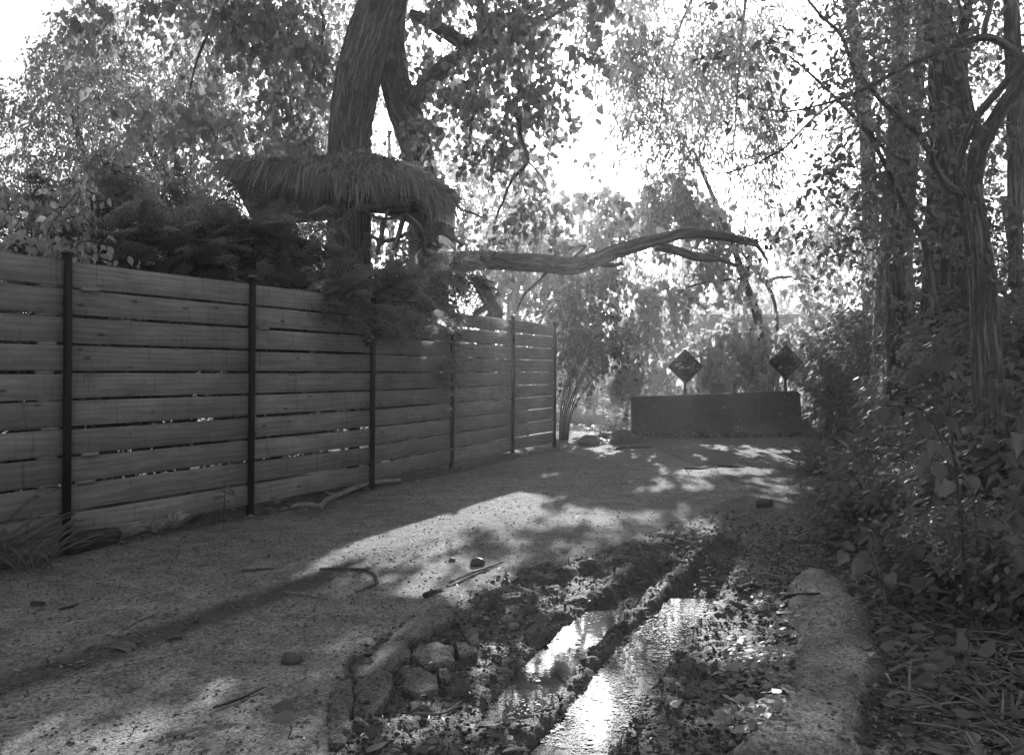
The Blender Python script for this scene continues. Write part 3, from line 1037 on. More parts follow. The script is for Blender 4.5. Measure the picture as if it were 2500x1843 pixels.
# paver stack right of the barrier
pv = at(1975, 1068, 17.0)
g0 = float(gz_at(pv[0], pv[1]))
paver_stack = []
for k, (du, row, w) in enumerate(((-7, 0, .26), (8, 0, .2), (-6, 1, .25), (9, 1, .16), (-8, 2, .24), (-7, 3, .2))):
    c = np.array([pv[0] + du / FPX * 17 * 1.2, pv[1] + rng.uniform(-.02, .02), g0 + .035 + row * .075])
    mb = MB()
    a = rng.normal(0, .08)
    box(mb, c, w, .16, .07, (math.cos(a), math.sin(a), 0), (-math.sin(a), math.cos(a), 0), None, .008)
    o = mb.build('paving_block', M_BRICK, None, loc=tuple(c))
    lab = ['grey paving block at the bottom of the stack touching the barrier end', 'grey paving block at the bottom of the stack, nearer the grey pipe',
           'paving block second from the ground in the stack by the barrier', 'short paving block second from the ground, nearer the grey pipe',
           'paving block third from the ground in the stack by the barrier', 'topmost small paving block of the stack by the barrier'][k]
    tag(o, lab, 'paving block', 'paving blocks stacked beside the barrier')
# pipe bollard and thin stake at the end of the lane
p = at(2022, 1085, 14.6)
bol = thing('pipe_bollard', 'thick pale grey pipe bollard half hidden by the leaves at the lane end', 'bollard', (p[0], p[1], 0))
mb = MB()
tube(mb, [(p[0], p[1], -.1), (p[0], p[1], .62), (p[0], p[1], .64)], .088, 24, 5)
mb.build('pipe', M_PIPE, bol, True)
mb = MB()
tube(mb, [(p[0], p[1], .645), (p[0], p[1], .66), (p[0], p[1], .83)], [.097, .098, .09], 24, 5)
tube(mb, [(p[0], p[1], .82), (p[0], p[1], 1.18)], [.085, .08], 24, 5)
mb.build('collar', M_PIPE, bol, True)
mb = MB()
a = at(2001, 1085, 14.4); b = at(2003, 970, 14.4)
beam(mb, (a[0], a[1], -.05), b, .03, .02)
tag(mb.build('thin_stake', M_PIPE, None, loc=(a[0], a[1], 0)), 'thin upright stake left of the grey pipe bollard', 'stake')
mb = MB()
a = at(2030, 1062, 14.2); b = at(2050, 975, 14.3)
beam(mb, (a[0], a[1], .0), b, .07, .02)
tag(mb.build('leaning_lath', M_WOOD, None, loc=(a[0], a[1], 0)), 'flat lath leaning against the grey pipe bollard', 'lath')

# ------------------------------------------------------------------ deck over the hollow
dk = at(1449, 1015, 25.0)
deck = thing('wooden_deck', 'raised weathered wooden deck with posts and braces beyond the fence end', 'deck', (dk[0], dk[1], -1.4))
dl = norm(np.array([-1., .55, 0])) ; dr = norm(np.array([1., .10, 0]))
L1, L2 = 1.15, 9.0
dz = dk[2]
mb = MB()
beam(mb, dk + dl * .0 + np.array([0, 0, -.11]), dk + dl * L1 * 2 + np.array([0, 0, -.11]), .045, .24, (0, 0, 1))
mb.build('rim_joist', M_WOOD, deck)
mb = MB()
beam(mb, dk + dr * .03 + np.array([0, 0, -.15]), dk + dr * L2 + np.array([0, 0, -.15]), .045, .3, (0, 0, 1))
mb.build('rim_joist', M_WOOD, deck)
perp = np.array([dr[1] * -1, dr[0], 0])
for k in range(26):
    s0 = perp * (.02 + k * .105)
    mb = MB()
    a = dk + s0 + dl * (k * .105 * 1.0) * .9 + np.array([0, 0, .02])
    b = dk + s0 + dr * L2 + np.array([0, 0, .02])
    beam(mb, a, b, .097, .028, (0, 0, 1))
    mb.build('deck_plank', M_WOOD, deck)
for d_, h0, h1, w in ((dl * 0 + dr * .02, -1.9, .62, .09), (dl * 1.0, -1.9, .36, .08), (dl * .75 + perp * .4, -.3, .36, .07), (dl * .45 + perp * .35, -.3, .36, .07), (dl * 2.1, -1.9, .4, .08),
                      (dr * 1.32 + perp * .02, -1.9, .7, .09), (dr * 1.95 + perp * .03, -1.9, .66, .09), (dr * 2.62 + perp * .02, -1.9, .6, .09), (dr * 3.3 + perp * .02, -1.9, .6, .09), (dr * 5 + perp * .02, -1.9, .6, .09)):
    mb = MB()
    p = dk + d_ + perp * .03
    beam(mb, p + np.array([0, 0, h0]), p + np.array([0, 0, h1]), w, w, (0, 1, 0), .006)
    mb.build('deck_post', M_WOOD, deck)
for a, b in ((dk + dl * .1 + np.array([0, 0, -.35]), dk + dl * 1.0 + np.array([0, 0, -.95])), (dk + dr * .1 + np.array([0, 0, -.35]), dk + dr * .95 + np.array([0, 0, -.62]))):
    mb = MB()
    beam(mb, a, b, .05, .1, (0, 1, 0))
    mb.build('brace', M_WOOD, deck)
for a, b in ((dk + dr * .05 + np.array([0, 0, .33]), dk + dr * 5 + np.array([0, 0, .24])), (dk + dl * .05 + np.array([0, 0, .3]), dk + dl * 2.1 + np.array([0, 0, .33]))):
    mb = MB()
    beam(mb, a + perp * .08, b + perp * .08, .09, .035, (0, 0, 1))
    mb.build('handrail', M_WOOD, deck)
mb = MB()
tube(mb, [dk + np.array([0, .1, .6]), dk + dr * .65 + np.array([0, .1, .53]), dk + dr * 1.32 + np.array([0, .1, .66]), dk + dr * 1.65 + np.array([0, .1, .57]), dk + dr * 1.95 + np.array([0, .1, .64]), dk + dr * 2.62 + np.array([0, .1, .6])], .006, 5, 40)
mb.build('light_cable', M_METAL, deck)
for k in range(9):
    p = dk + dr * (.2 + k * .27) + np.array([0, .1, .5])
    mb = MB()
    rock(mb, p, .022, k, (1, 1, 1.3), 5)
    mb.build('light_bulb', M_CHAIR, deck, True)
cp = dk + dr * .52 + perp * .25
ch = thing('garden_chair', 'pale metal garden chair standing on the wooden deck', 'chair', (cp[0], cp[1], dz + .035))
def c_(x, y, z): return cp + np.array([x, y, z + .035])
for x in (-.2, .2):
    mb = MB(); tube(mb, [c_(x, -.2, 0), c_(x, -.2, .42)], .013, 8); mb.build('leg', M_CHAIR, ch)
    mb = MB(); tube(mb, [c_(x * .9, .2, 0), c_(x * .9, .22, .4), c_(x * .9, .3, .85)], .013, 8); mb.build('leg', M_CHAIR, ch)
    mb = MB(); tube(mb, [c_(x, -.2, .41), c_(x, -.2, .6), c_(x, .05, .62), c_(x, .25, .6)], .013, 8); mb.build('arm', M_CHAIR, ch)
mb = MB(); box(mb, c_(0, 0, .41), .42, .42, .02); mb.build('seat', M_CHAIR, ch)
mb = MB(); box(mb, c_(0, .255, .66), .38, .015, .36, (1, 0, 0), norm(np.array([0, 1, -.2]))); mb.build('backrest', M_CHAIR, ch)

# a weathered stone house wall far behind, seen through the leaves
hp = at(1660, 800, 34)
hs = thing('stone_house', 'grey stone house barely seen through the leaves behind the scrawled sign', 'house', (hp[0], hp[1], -2))
mb = MB(); box(mb, (hp[0] + 3, hp[1] + 3, .6), 9, 6, 5.2); mb.build('wall', M_ROCK, hs)
mb = MB(); box(mb, (hp[0] + 3, hp[1] + 3, 3.28), 9.6, 6.6, .14); mb.build('roof', M_METAL, hs)
for k in range(6):
    mb = MB(); box(mb, (hp[0] + 3, hp[1] - .03, -.4 + k * .55), 9.06, .08, .09); mb.build('stone_course', M_BRICK, hs)
for k in range(3):
    mb = MB(); box(mb, (hp[0] - .2 + k * 2.2, hp[1] - .04, 2.2), .9, .1, 1.3); f_ = mb.build('window', M_WOOD, hs)
    mb = MB(); box(mb, (hp[0] - .2 + k * 2.2, hp[1] - .1, 2.2), .76, .03, 1.14); mb.build('pane', M_REFL, f_)
# ------------------------------------------------------------------ thatched hut round the leaning tree
HY = 10.9
hc = at(835, 460, HY)
hut = thing('thatched_hut', 'straw thatched shelter on rough branch posts round the leaning tree trunk', 'hut', (hc[0], hc[1], 0))
# ridge and eave lines of the roof in the picture: it sags away to both sides
ridge = [(560, 425), (640, 402), (720, 392), (800, 383), (869, 366), (930, 382), (1000, 410), (1060, 440), (1100, 480)]
eave = [(575, 455), (650, 448), (720, 455), (800, 470), (870, 482), (930, 470), (1000, 485), (1045, 525), (1090, 552)]
rg = spline([tuple(at(u, v, HY + .3)) for u, v in ridge], 60)
ev = spline([tuple(at(u, v - 50, HY - .75 + .25 * abs(u - 850) / 250)) for u, v in eave], 60)
bk = rg.copy(); bk[:, 1] += 1.25; bk[:, 2] -= .55
mb = MB()
rows = []
for t in np.linspace(0, 1, 8):
    s_ = rg * (1 - t) + ev * t
    s_[:, 2] += .03 * math.sin(math.pi * t)
    rows.append(s_)
for t in np.linspace(.15, 1, 6): rows.insert(0, rg * (1 - t) + bk * t)
Rw = np.array(rows)
n_, m_ = Rw.shape[:2]
I = np.arange(n_ - 1)[:, None] * m_ + np.arange(m_ - 1)[None]
mb.add(Rw.reshape(-1, 3), np.stack([I, I + 1, I + m_ + 1, I + m_], -1).reshape(-1, 4))
roof = mb.build('roof', M_THATCH, hut, True)
# straw strands
N = 12000
tt = rng.random(N) ** .8
ss = rng.random(N) * 59
i0 = np.minimum(ss.astype(int), 58)
fr = (ss - i0)[:, None]
rgp = rg[i0] * (1 - fr) + rg[i0 + 1] * fr
evp = ev[i0] * (1 - fr) + ev[i0 + 1] * fr
base = rgp * (1 - tt[:, None]) + evp * tt[:, None]
base[:, 2] += .03 * np.sin(math.pi * tt) + rng.uniform(-.02, .03, N)
dn = norm(evp - rgp)
lat = np.sign(base[:, 0] - at(850, 0, HY)[0])[:, None] * np.array([1., 0, 0]) * np.abs(base[:, 0] - at(850, 0, HY)[0])[:, None] * .55
d0 = norm(dn * 1.0 + lat + rng.normal(0, .24, (N, 3)) + np.array([0, -.2, .08]))
Ls = (.16 + .38 * rng.random(N) ** 1.6)[:, None]
sag = np.array([0, 0, -1.0])
wv = norm(np.cross(d0, np.array([0, -1., .3]))) * (.003 + .007 * rng.random(N) ** 2)[:, None]
k0, k1, k2 = base, base + d0 * Ls * .5 + sag * Ls * (.06 + .1 * tt[:, None]), base + d0 * Ls * .85 + sag * Ls * (.3 + .35 * tt[:, None] ** 2)
V = np.stack([k0 - wv, k0 + wv, k1 - wv, k1 + wv, k2], 1)
F = (np.arange(N)[:, None, None] * 5 + np.array([[0, 1, 3], [0, 3, 2], [2, 3, 4]])[None]).reshape(-1, 3)
mb = MB(); mb.add(V.reshape(-1, 3), F, np.repeat(rng.random(N), 5))
tag(mb.build('thatch', leaf_mat('straw', .16, .1, .7, .2, .25, 1.3), hut), kind='stuff')
for pts, w in (([(845, 800, 11.3), (850, 640, 11.3), (858, 480, 11.4)], 40), ([(820, 520, 10.6), (812, 600, 10.6), (800, 760, 10.5)], 9), ([(829, 500, 10.8), (826, 600, 10.8), (815, 760, 10.8)], 8),
               ([(1040, 520, 11.2), (1043, 640, 11.2), (1045, 800, 11.2)], 17), ([(675, 470, 10.4), (675, 560, 10.4), (672, 760, 10.4)], 6), ([(700, 480, 11.5), (700, 760, 11.5)], 10)):
    mb = MB(); limb(mb, [(u, v, y, w) for u, v, y in pts], 10, 14, bark=.12, wob=.03); mb.build('pole', M_BARK, hut, True)
beams = (([(830, 497, 10.4), (900, 505, 10.4), (1025, 500, 10.5)], 16), ([(880, 510, 11.2), (960, 515, 11.2), (1030, 508, 11.2)], 18), ([(790, 490, 10.5), (850, 512, 10.5)], 12))
for pts, w in beams:
    mb = MB(); limb(mb, [(u, v, y, w) for u, v, y in pts], 10, 12, bark=.1, wob=.02); mb.build('beam', M_BARK_DARK, hut, True)
rails = (([(845, 530), (870, 512), (893, 513), (910, 528), (940, 534), (980, 528), (1000, 512)], 8), ([(797, 556), (825, 538), (845, 530)], 8), ([(812, 520), (828, 545), (848, 580), (868, 612)], 12),
         ([(958, 478), (950, 505), (940, 540), (930, 600)], 9), ([(935, 540), (928, 585), (920, 620)], 10), ([(985, 530), (975, 570), (962, 610)], 14), ([(990, 520), (1020, 545), (1040, 572), (1066, 597)], 9),
         ([(890, 570), (910, 580), (940, 590), (975, 580), (1010, 560)], 10), ([(830, 560), (835, 590), (822, 640)], 15), ([(800, 600), (810, 610), (818, 640)], 9), ([(836, 600), (838, 620), (842, 650)], 10),
         ([(900, 572), (890, 600), (868, 625), (855, 650)], 10), ([(1000, 500), (1018, 508), (1048, 525), (1110, 560)], 9), ([(640, 480), (660, 465), (675, 450)], 6), ([(1075, 555), (1100, 575), (1130, 600)], 8),
         ([(905, 460), (870, 500), (848, 540)], 14), ([(1128, 514), (1155, 522), (1176, 531)], 6))
for pts, w in rails:
    mb = MB(); limb(mb, [(u, v, 10.25 + .004 * (u % 60), w) for u, v in pts], 8, 16, bark=.1, wob=.02); mb.build('branch_rail', M_BARK, hut, True)

# ------------------------------------------------------------------ trees
def tree(name, label, cat, base, limbs, blobs, m_bark, m_leaf, T, size, k=14, L=.6, lai=2.5, hang=.5, droop=.4, clump=.0, cf=1.0,
         fine=None, n_obj=0, group=None, furrow=.0, seg=12, freq=4.0, twig_r=.004, shell=.45, link=True, prune=True):
    t = thing(name, label, cat, tuple(base), group)
    mats = m_bark
    for nm, px, sg, fu in limbs:
        mb = MB()
        kw = dict(bark=fu, freq=freq, seed=float(base[0]))
        n = max(8, len(px) * (26 if fu >= .1 and sg > 30 else 7))
        limb(mb, px, sg, n, **kw)
        mb.build(nm, mats, t, True)
    if blobs:
        P, D = blob_points(blobs, size * size * .45 * k, lai, clump, cf, shell, prune)
        c, ax, nr, s, tw = spray_leaves(P, D, L, k, size, hang, droop)
        keep = np.ones(len(c), bool)
        if prune: keep = ~sun_gap(c, .1)
        if n_obj:
            q = c - np.array([0, 0, EYE])
            vis = (np.abs(q[:, 0] / q[:, 1]) < .56) & (np.abs(q[:, 2] / q[:, 1]) < .41) & keep & (q[:, 1] > 1)
            sc = np.where(vis, s / q[:, 1], 0)
            pick = np.argsort(-sc)[:n_obj]
            pick = pick[sc[pick] > 0]
            leaf_objects(t, c[pick], ax[pick], nr[pick], s[pick], fine or T, m_leaf)
            keep[pick] = False
        mb = MB()
        leaves(mb, c[keep], ax[keep], nr[keep], s[keep], T)
        o = mb.build('crown', m_leaf, t)
        if o: tag(o, kind='stuff')
        mb = MB()
        twigs(mb, tw, twig_r)
        o = mb.build('twigs', M_TWIG, t)
        if o: tag(o, kind='stuff')
    return t

# leaning tree: the thick trunk that grows up through the hut
tree('leaning_tree', 'thick leaning furrowed trunk rising through the straw roof', 'tree', (-2.2, 11.9, 0),
     [('trunk', [(838, 900, 11.9, 125), (845, 760, 11.9, 112), (852, 560, 11.9, 104), (853, 420, 11.9, 102), (857, 300, 11.9, 101), (880, 170, 12, 104), (905, 80, 12.1, 106), (935, 0, 12.2, 108), (965, -120, 12.3, 104), (1000, -420, 12.6, 80), (1010, -800, 13, 50)], 72, .16),
      ('branch', [(975, -160, 12.3, 50), (800, -300, 11.5, 36), (600, -350, 11, 22), (420, -300, 10.6, 10)], 12, .06),
      ('branch', [(990, -250, 12.4, 44), (1150, -380, 11.6, 30), (1330, -420, 11, 14)], 12, .06),
      ('branch', [(560, -200, 12, 12), (520, 40, 12, 9), (480, 150, 12, 6), (460, 240, 12, 3)], 7, .0),
      ('branch', [(700, -150, 13, 12), (712, 60, 13, 9), (705, 180, 13, 6), (712, 280, 13, 3)], 7, .0),
      ('branch', [(760, -60, 12.6, 10), (790, 60, 12.6, 7), (770, 170, 12.6, 4), (745, 240, 12.5, 2.5)], 7, .0)],
     [(560, 120, 12, 190, 150, 1.0), (330, 150, 11.5, 150, 140, .9), (720, 230, 13, 120, 150, .8), (430, 290, 12.5, 150, 90, .8), (640, 330, 13.5, 110, 90, .8), (700, 60, 12.5, 120, 100, .9),
      (450, -120, 12, 250, 150, 1.3), (850, -200, 12.5, 300, 150, 1.4), (620, 300, 10.2, 60, 50, .3, .5), (1150, -250, 12, 200, 120, 1.3)],
     M_BARK, M_LEAF, T_HEART, .115, 12, .55, 2.1, .75, .6, .43, 1.6, T_HEART_FINE, 280, freq=5.0)

# the second tree with the bough over the lane
tree('forked_tree', 'curving forked tree behind the hut with the long bough over the lane', 'tree', (-1.2, 12.7, 0),
     [('trunk', [(1046, 900, 12.7, 100), (1046, 700, 12.7, 92), (1040, 560, 12.7, 80), (1030, 440, 12.7, 74), (1010, 340, 12.7, 76), (985, 260, 12.7, 78), (965, 190, 12.75, 70), (962, 110, 12.8, 52), (968, 30, 12.9, 46), (985, -120, 13, 40), (1010, -400, 13.2, 20)], 56, .15),
      ('branch', [(1000, 270, 12.65, 40), (1020, 240, 12.5, 40), (1048, 195, 12.3, 36), (1085, 160, 12.1, 33), (1125, 138, 12, 34), (1150, 118, 12, 36)], 24, .1),
      ('branch', [(1150, 118, 12, 36), (1112, 95, 11.9, 34), (1068, 66, 11.8, 32), (1030, 45, 11.8, 28), (1000, 34, 11.8, 22)], 20, .1),
      ('branch', [(1150, 118, 12, 30), (1165, 98, 12, 24), (1172, 82, 12, 22), (1192, 55, 12.1, 20), (1178, 25, 12.1, 19), (1160, -20, 12.2, 16)], 16, .08),
      ('branch', [(1155, 115, 12, 24), (1200, 105, 11.8, 18), (1260, 95, 11.5, 14), (1330, 50, 11, 10), (1400, 10, 10.5, 6)], 12, .05),
      ('branch', [(1172, 140, 12, 10), (1165, 200, 12, 9), (1155, 270, 12, 8), (1150, 330, 12, 6), (1160, 390, 12, 4)], 8, .0),
      ('branch', [(1195, 120, 11.8, 16), (1220, 200, 11.6, 13), (1260, 275, 11.5, 12), (1272, 340, 11.5, 11), (1288, 392, 11.5, 10), (1250, 440, 11.5, 8), (1225, 500, 11.5, 6), (1205, 545, 11.5, 4)], 9, .0),
      ('branch', [(1288, 392, 11.5, 6), (1320, 430, 11.4, 4), (1342, 470, 11.3, 2.5)], 6, .0),
      ('bough', [(1046, 650, 12.6, 60), (1110, 640, 12, 52), (1180, 636, 11.6, 44), (1260, 640, 11.4, 42), (1340, 645, 11.3, 43), (1395, 650, 11.2, 42), (1440, 640, 11.2, 34), (1500, 616, 11.1, 33), (1560, 598, 11, 32), (1620, 582, 11, 27), (1680, 570, 11, 24), (1740, 574, 11, 21), (1800, 584, 11, 20), (1848, 594, 11, 18)], 40, .17),
      ('bough', [(1600, 600, 11, 22), (1650, 612, 11, 22), (1690, 624, 11, 22), (1725, 630, 11, 20), (1760, 634, 11, 12), (1800, 650, 11, 9)], 20, .14),
      ('bough', [(1455, 645, 11.2, 12), (1490, 648, 11.1, 12), (1520, 644, 11, 10)], 10, .1),
      ('branch', [(1836, 590, 11, 16), (1852, 604, 11, 11), (1868, 628, 11, 7), (1876, 648, 11, 3)], 8, .03),
      ('branch', [(1400, 630, 11.2, 7), (1430, 602, 11.3, 6), (1400, 605, 11.3, 4), (1375, 625, 11.4, 3)], 7, .0),
      ('branch', [(1340, 660, 11.4, 7), (1310, 690, 11.5, 6), (1280, 720, 11.6, 5), (1262, 760, 11.7, 3)], 7, .0)],
     [(1130, 330, 12, 90, 150, .7), (1200, 430, 12.5, 110, 110, .7), (1260, 200, 11.3, 110, 110, .7), (1290, 90, 11, 130, 70, .8), (1090, 200, 12.6, 60, 90, .5), (1200, -60, 11.5, 160, 110, 1.1),
      (1400, 40, 10.5, 110, 60, .7), (1180, 545, 13.5, 90, 60, .6), (1330, 330, 12.5, 70, 90, .6), (1010, 130, 13.2, 40, 90, .4), (1450, -120, 10.5, 160, 90, 1.0), (1330, 545, 12.2, 110, 60, .7), (1480, 530, 12, 110, 50, .7), (1250, 330, 12, 60, 60, .6), (950, 585, 13.8, 100, 60, .6), (900, 420, 14, 50, 60, .5), (1380, 130, 11, 120, 50, .7)],
     M_BARK, M_LEAF, T_HEART, .105, 12, .5, 1.9, .75, .6, .42, 1.8, T_HEART_FINE, 290, freq=4.5)

# willow-leaved mass hanging in the middle
tree('willow_tree', 'tall tree with hanging narrow leaves filling the upper middle', 'tree', (7.8, 19.5, -.4),
     [('trunk', [(2130, 1050, 19.5, 46), (2125, 700, 19.5, 40), (2120, 400, 19.3, 36), (2090, 100, 19, 30), (2020, -200, 18.2, 24), (1900, -420, 17.4, 14)], 20, .1),
      ('branch', [(2060, -60, 18.6, 16), (1900, -180, 17.6, 14), (1760, -120, 17, 10), (1680, 20, 16.8, 7), (1630, 160, 16.5, 5), (1610, 300, 16.3, 3)], 8, .0),
      ('branch', [(1900, -180, 17.6, 10), (1830, -40, 17.4, 8), (1805, 160, 17, 6), (1795, 300, 16.6, 4), (1785, 430, 16.4, 2)], 8, .0)],
     [(1640, 210, 16.5, 110, 170, .9, 1.2), (1590, 330, 16.3, 70, 90, .6), (1790, 270, 16.5, 100, 210, .9, 1.3), (1850, 380, 16.4, 60, 120, .6, 1.2), (1720, 430, 17.5, 110, 110, .9), (1600, 80, 16, 160, 110, 1.0),
      (1800, 60, 16.5, 130, 100, 1.0), (1500, 120, 16, 90, 90, .8), (1700, -180, 17, 330, 160, 2), (1830, 480, 17, 60, 60, .5), (1560, 480, 17, 110, 80, .9), (1470, 60, 16, 110, 70, .9)],
     M_BARK_DARK, M_LEAF, T_LANCE, .15, 18, .8, 3.6, .6, 1.0, .40, 1.3, None, 0)

# heart-leaved tree behind the barrier
HL = tree('heart_leaf_tree', 'bright heart leaved tree hanging over the barrier and both marker signs', 'tree', (4.9, 21.0, -.8),
     [('trunk', [(1885, 1050, 21, 26), (1862, 850, 20.8, 22), (1845, 760, 20.5, 20), (1815, 680, 20, 18), (1790, 600, 19.5, 15), (1740, 480, 19, 11), (1690, 360, 18.7, 6)], 10, .06),
      ('branch', [(1900, 1050, 20.6, 10), (1897, 880, 20.5, 9), (1895, 760, 20.4, 8), (1870, 690, 20.2, 9), (1840, 655, 20, 8), (1800, 600, 19.6, 6)], 8, .0),
      ('branch', [(1862, 690, 20, 10), (1900, 678, 19.8, 9), (1960, 676, 19.6, 6), (2000, 680, 19.4, 3)], 8, .0),
      ('branch', [(1815, 680, 20, 8), (1720, 690, 19.6, 6), (1640, 720, 19.3, 4), (1590, 770, 19, 3), (1580, 850, 18.9, 2)], 7, .0)],
     [(1500, 620, 19.5, 120, 90, 1.0), (1640, 690, 19.5, 110, 80, 1.0), (1760, 790, 19.8, 90, 110, .8), (1830, 860, 20, 120, 90, .8), (1900, 760, 20, 110, 100, .9), (1700, 560, 20, 130, 90, 1.0), (1420, 700, 20, 90, 100, .8),
      (1580, 800, 19, 42, 90, .35, 1.4), (1850, 610, 19.5, 120, 80, .9), (1380, 560, 20, 100, 80, .8), (1960, 900, 19.3, 60, 100, .6), (1560, 520, 20.5, 120, 80, .9), (1300, 640, 20, 80, 90, .8), (1760, 900, 19.5, 60, 60, .4), (1480, 500, 19, 120, 60, .8), (1640, 480, 19, 120, 70, .8)],
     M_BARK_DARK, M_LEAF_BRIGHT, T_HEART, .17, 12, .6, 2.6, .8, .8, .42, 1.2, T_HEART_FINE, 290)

# right hand sapling by the lane
tree('young_tree', 'slender furrowed young tree forking low at the right of the lane', 'tree', (3.1, 5.9, .3),
     [('trunk', [(2440, 1290, 5.9, 92), (2425, 1150, 5.9, 82), (2416, 1000, 5.9, 74), (2408, 850, 5.9, 68), (2400, 700, 5.9, 62), (2388, 600, 5.9, 58), (2377, 522, 5.9, 58), (2362, 460, 5.9, 60)], 48, .06),
      ('trunk', [(2368, 500, 5.9, 50), (2378, 430, 5.9, 42), (2388, 372, 5.9, 42), (2402, 335, 5.9, 44), (2425, 300, 5.9, 36), (2455, 250, 5.85, 34), (2490, 200, 5.8, 32), (2560, 60, 5.7, 28)], 36, .06),
      ('branch', [(2400, 345, 5.9, 34), (2375, 310, 5.95, 34), (2360, 270, 6, 36), (2348, 215, 6, 36), (2331, 150, 6.05, 33), (2310, 100, 6.1, 30), (2282, 45, 6.15, 28), (2262, 0, 6.2, 26), (2220, -120, 6.3, 20)], 36, .06),
      ('branch', [(2358, 475, 5.85, 22), (2337, 440, 5.8, 20), (2344, 385, 5.75, 19), (2362, 335, 5.7, 20), (2378, 295, 5.65, 20), (2403, 262, 5.6, 20), (2440, 220, 5.55, 19), (2482, 170, 5.5, 17), (2560, 80, 5.4, 14)], 16, .06),
      ('branch', [(2350, 470, 5.85, 24), (2320, 455, 5.8, 18), (2291, 421, 5.8, 17), (2263, 361, 5.7, 15), (2235, 322, 5.7, 15), (2202, 297, 5.65, 14), (2162, 257, 5.6, 12), (2110, 200, 5.5, 11), (2082, 160, 5.5, 10), (2054, 88, 5.4, 9), (2002, 36, 5.3, 7), (1950, -30, 5.2, 4)], 12, .05),
      ('branch', [(2520, 160, 5.3, 22), (2480, 128, 5.3, 20), (2440, 102, 5.3, 19), (2403, 92, 5.3, 19), (2343, 108, 5.25, 14), (2283, 132, 5.2, 12), (2202, 168, 5.2, 11), (2122, 212, 5.1, 10), (2042, 245, 5.1, 7), (1980, 262, 5, 5), (1921, 273, 5, 4), (1849, 265, 5, 3)], 10, .04),
      ('branch', [(2042, 245, 5.1, 6), (1985, 290, 5.1, 5), (1950, 325, 5, 5), (1915, 362, 5, 5), (1881, 381, 5, 5), (1850, 398, 5, 4), (1817, 409, 5, 4), (1780, 421, 5, 4), (1745, 423, 5, 3), (1684, 419, 5, 2)], 7, .0),
      ('branch', [(2285, 760, 6.2, 20), (2270, 660, 6.2, 17), (2258, 602, 6.2, 16), (2240, 560, 6.1, 14), (2218, 526, 6.1, 13), (2182, 449, 6, 12), (2150, 381, 5.9, 11), (2102, 305, 5.8, 10), (2033, 233, 5.7, 8), (1973, 176, 5.6, 6), (1925, 136, 5.5, 4)], 10, .04),
      ('branch', [(2225, 400, 5.9, 10), (2180, 380, 5.9, 9), (2150, 355, 5.8, 8), (2120, 318, 5.8, 6)], 8, .0),
      ('branch', [(2403, 92, 5.3, 13), (2405, 60, 5.3, 14), (2420, 10, 5.3, 12), (2430, -60, 5.3, 9)], 10, .0),
      ('branch', [(2343, 108, 5.25, 9), (2322, 80, 5.2, 8), (2345, 40, 5.2, 9), (2338, 0, 5.2, 8), (2330, -50, 5.2, 6)], 9, .0)],
     [(2050, 200, 5.3, 110, 90, .5, .9), (2120, 330, 5.7, 90, 70, .4), (2000, 110, 5.3, 90, 80, .5, .8), (2180, 100, 5.6, 90, 90, .5, .7), (2060, 430, 6.5, 110, 90, .5, 1.2), (1960, 560, 6.6, 90, 70, .5), (2330, 560, 5.7, 60, 90, .3, .6),
      (1820, 100, 5, 70, 70, .4, .5), (1720, 430, 5, 60, 40, .3, .5), (2450, 200, 5.3, 70, 60, .3, .7), (2250, 250, 5.4, 80, 80, .4, .5), (2400, -150, 5.8, 250, 120, .8, .8), (2200, 380, 6.2, 70, 110, .4), (2260, 120, 5.8, 90, 100, .5, .8), (2170, 520, 6.6, 80, 80, .5), (1900, 150, 5.2, 60, 90, .4, .5)],
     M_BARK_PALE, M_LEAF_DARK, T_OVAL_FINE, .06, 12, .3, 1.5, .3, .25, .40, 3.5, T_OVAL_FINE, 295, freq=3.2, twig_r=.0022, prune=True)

# the big dark trunk and the slim trunks behind it
tree('dark_trunk_tree', 'largest dark trunk standing behind the young tree', 'tree', (4.35, 9.0, .3),
     [('trunk', [(2320, 1250, 9, 150), (2318, 1000, 9, 130), (2314, 800, 9, 116), (2311, 659, 9, 104), (2312, 480, 9, 88), (2314, 340, 9, 76), (2308, 220, 9, 72), (2300, 120, 9, 66), (2285, 20, 9, 58), (2260, -160, 9, 44), (2230, -500, 9, 26)], 64, .17),
      ('branch', [(2312, 330, 9, 34), (2345, 200, 9.1, 30), (2350, 90, 9.2, 24), (2380, -60, 9.3, 18)], 16, .08),
      ('branch', [(2262, 900, 8.6, 22), (2280, 780, 8.6, 20), (2272, 690, 8.7, 20)], 12, .08),
      ('branch', [(2335, 820, 8.5, 20), (2350, 700, 8.5, 20), (2362, 620, 8.6, 18), (2352, 560, 8.7, 14)], 12, .08)],
     [(2300, -150, 9, 260, 150, 1.2), (2420, 120, 10, 90, 110, .6), (2440, 340, 9.5, 70, 110, .5), (2440, 620, 9, 60, 160, .5), (2150, -40, 9.5, 120, 90, .8, .7), (2310, 840, 8.4, 70, 110, .3), (2180, 720, 10.2, 70, 150, .3), (2290, 600, 8.4, 40, 120, .25, .6), (2230, 420, 9.2, 60, 120, .3, .6)],
     M_BARK_DARK, M_LEAF_DARK, T_OVAL_FINE, .075, 12, .4, 1.9, .4, .3, .38, 2.0, T_OVAL_FINE, 120, freq=4.0)
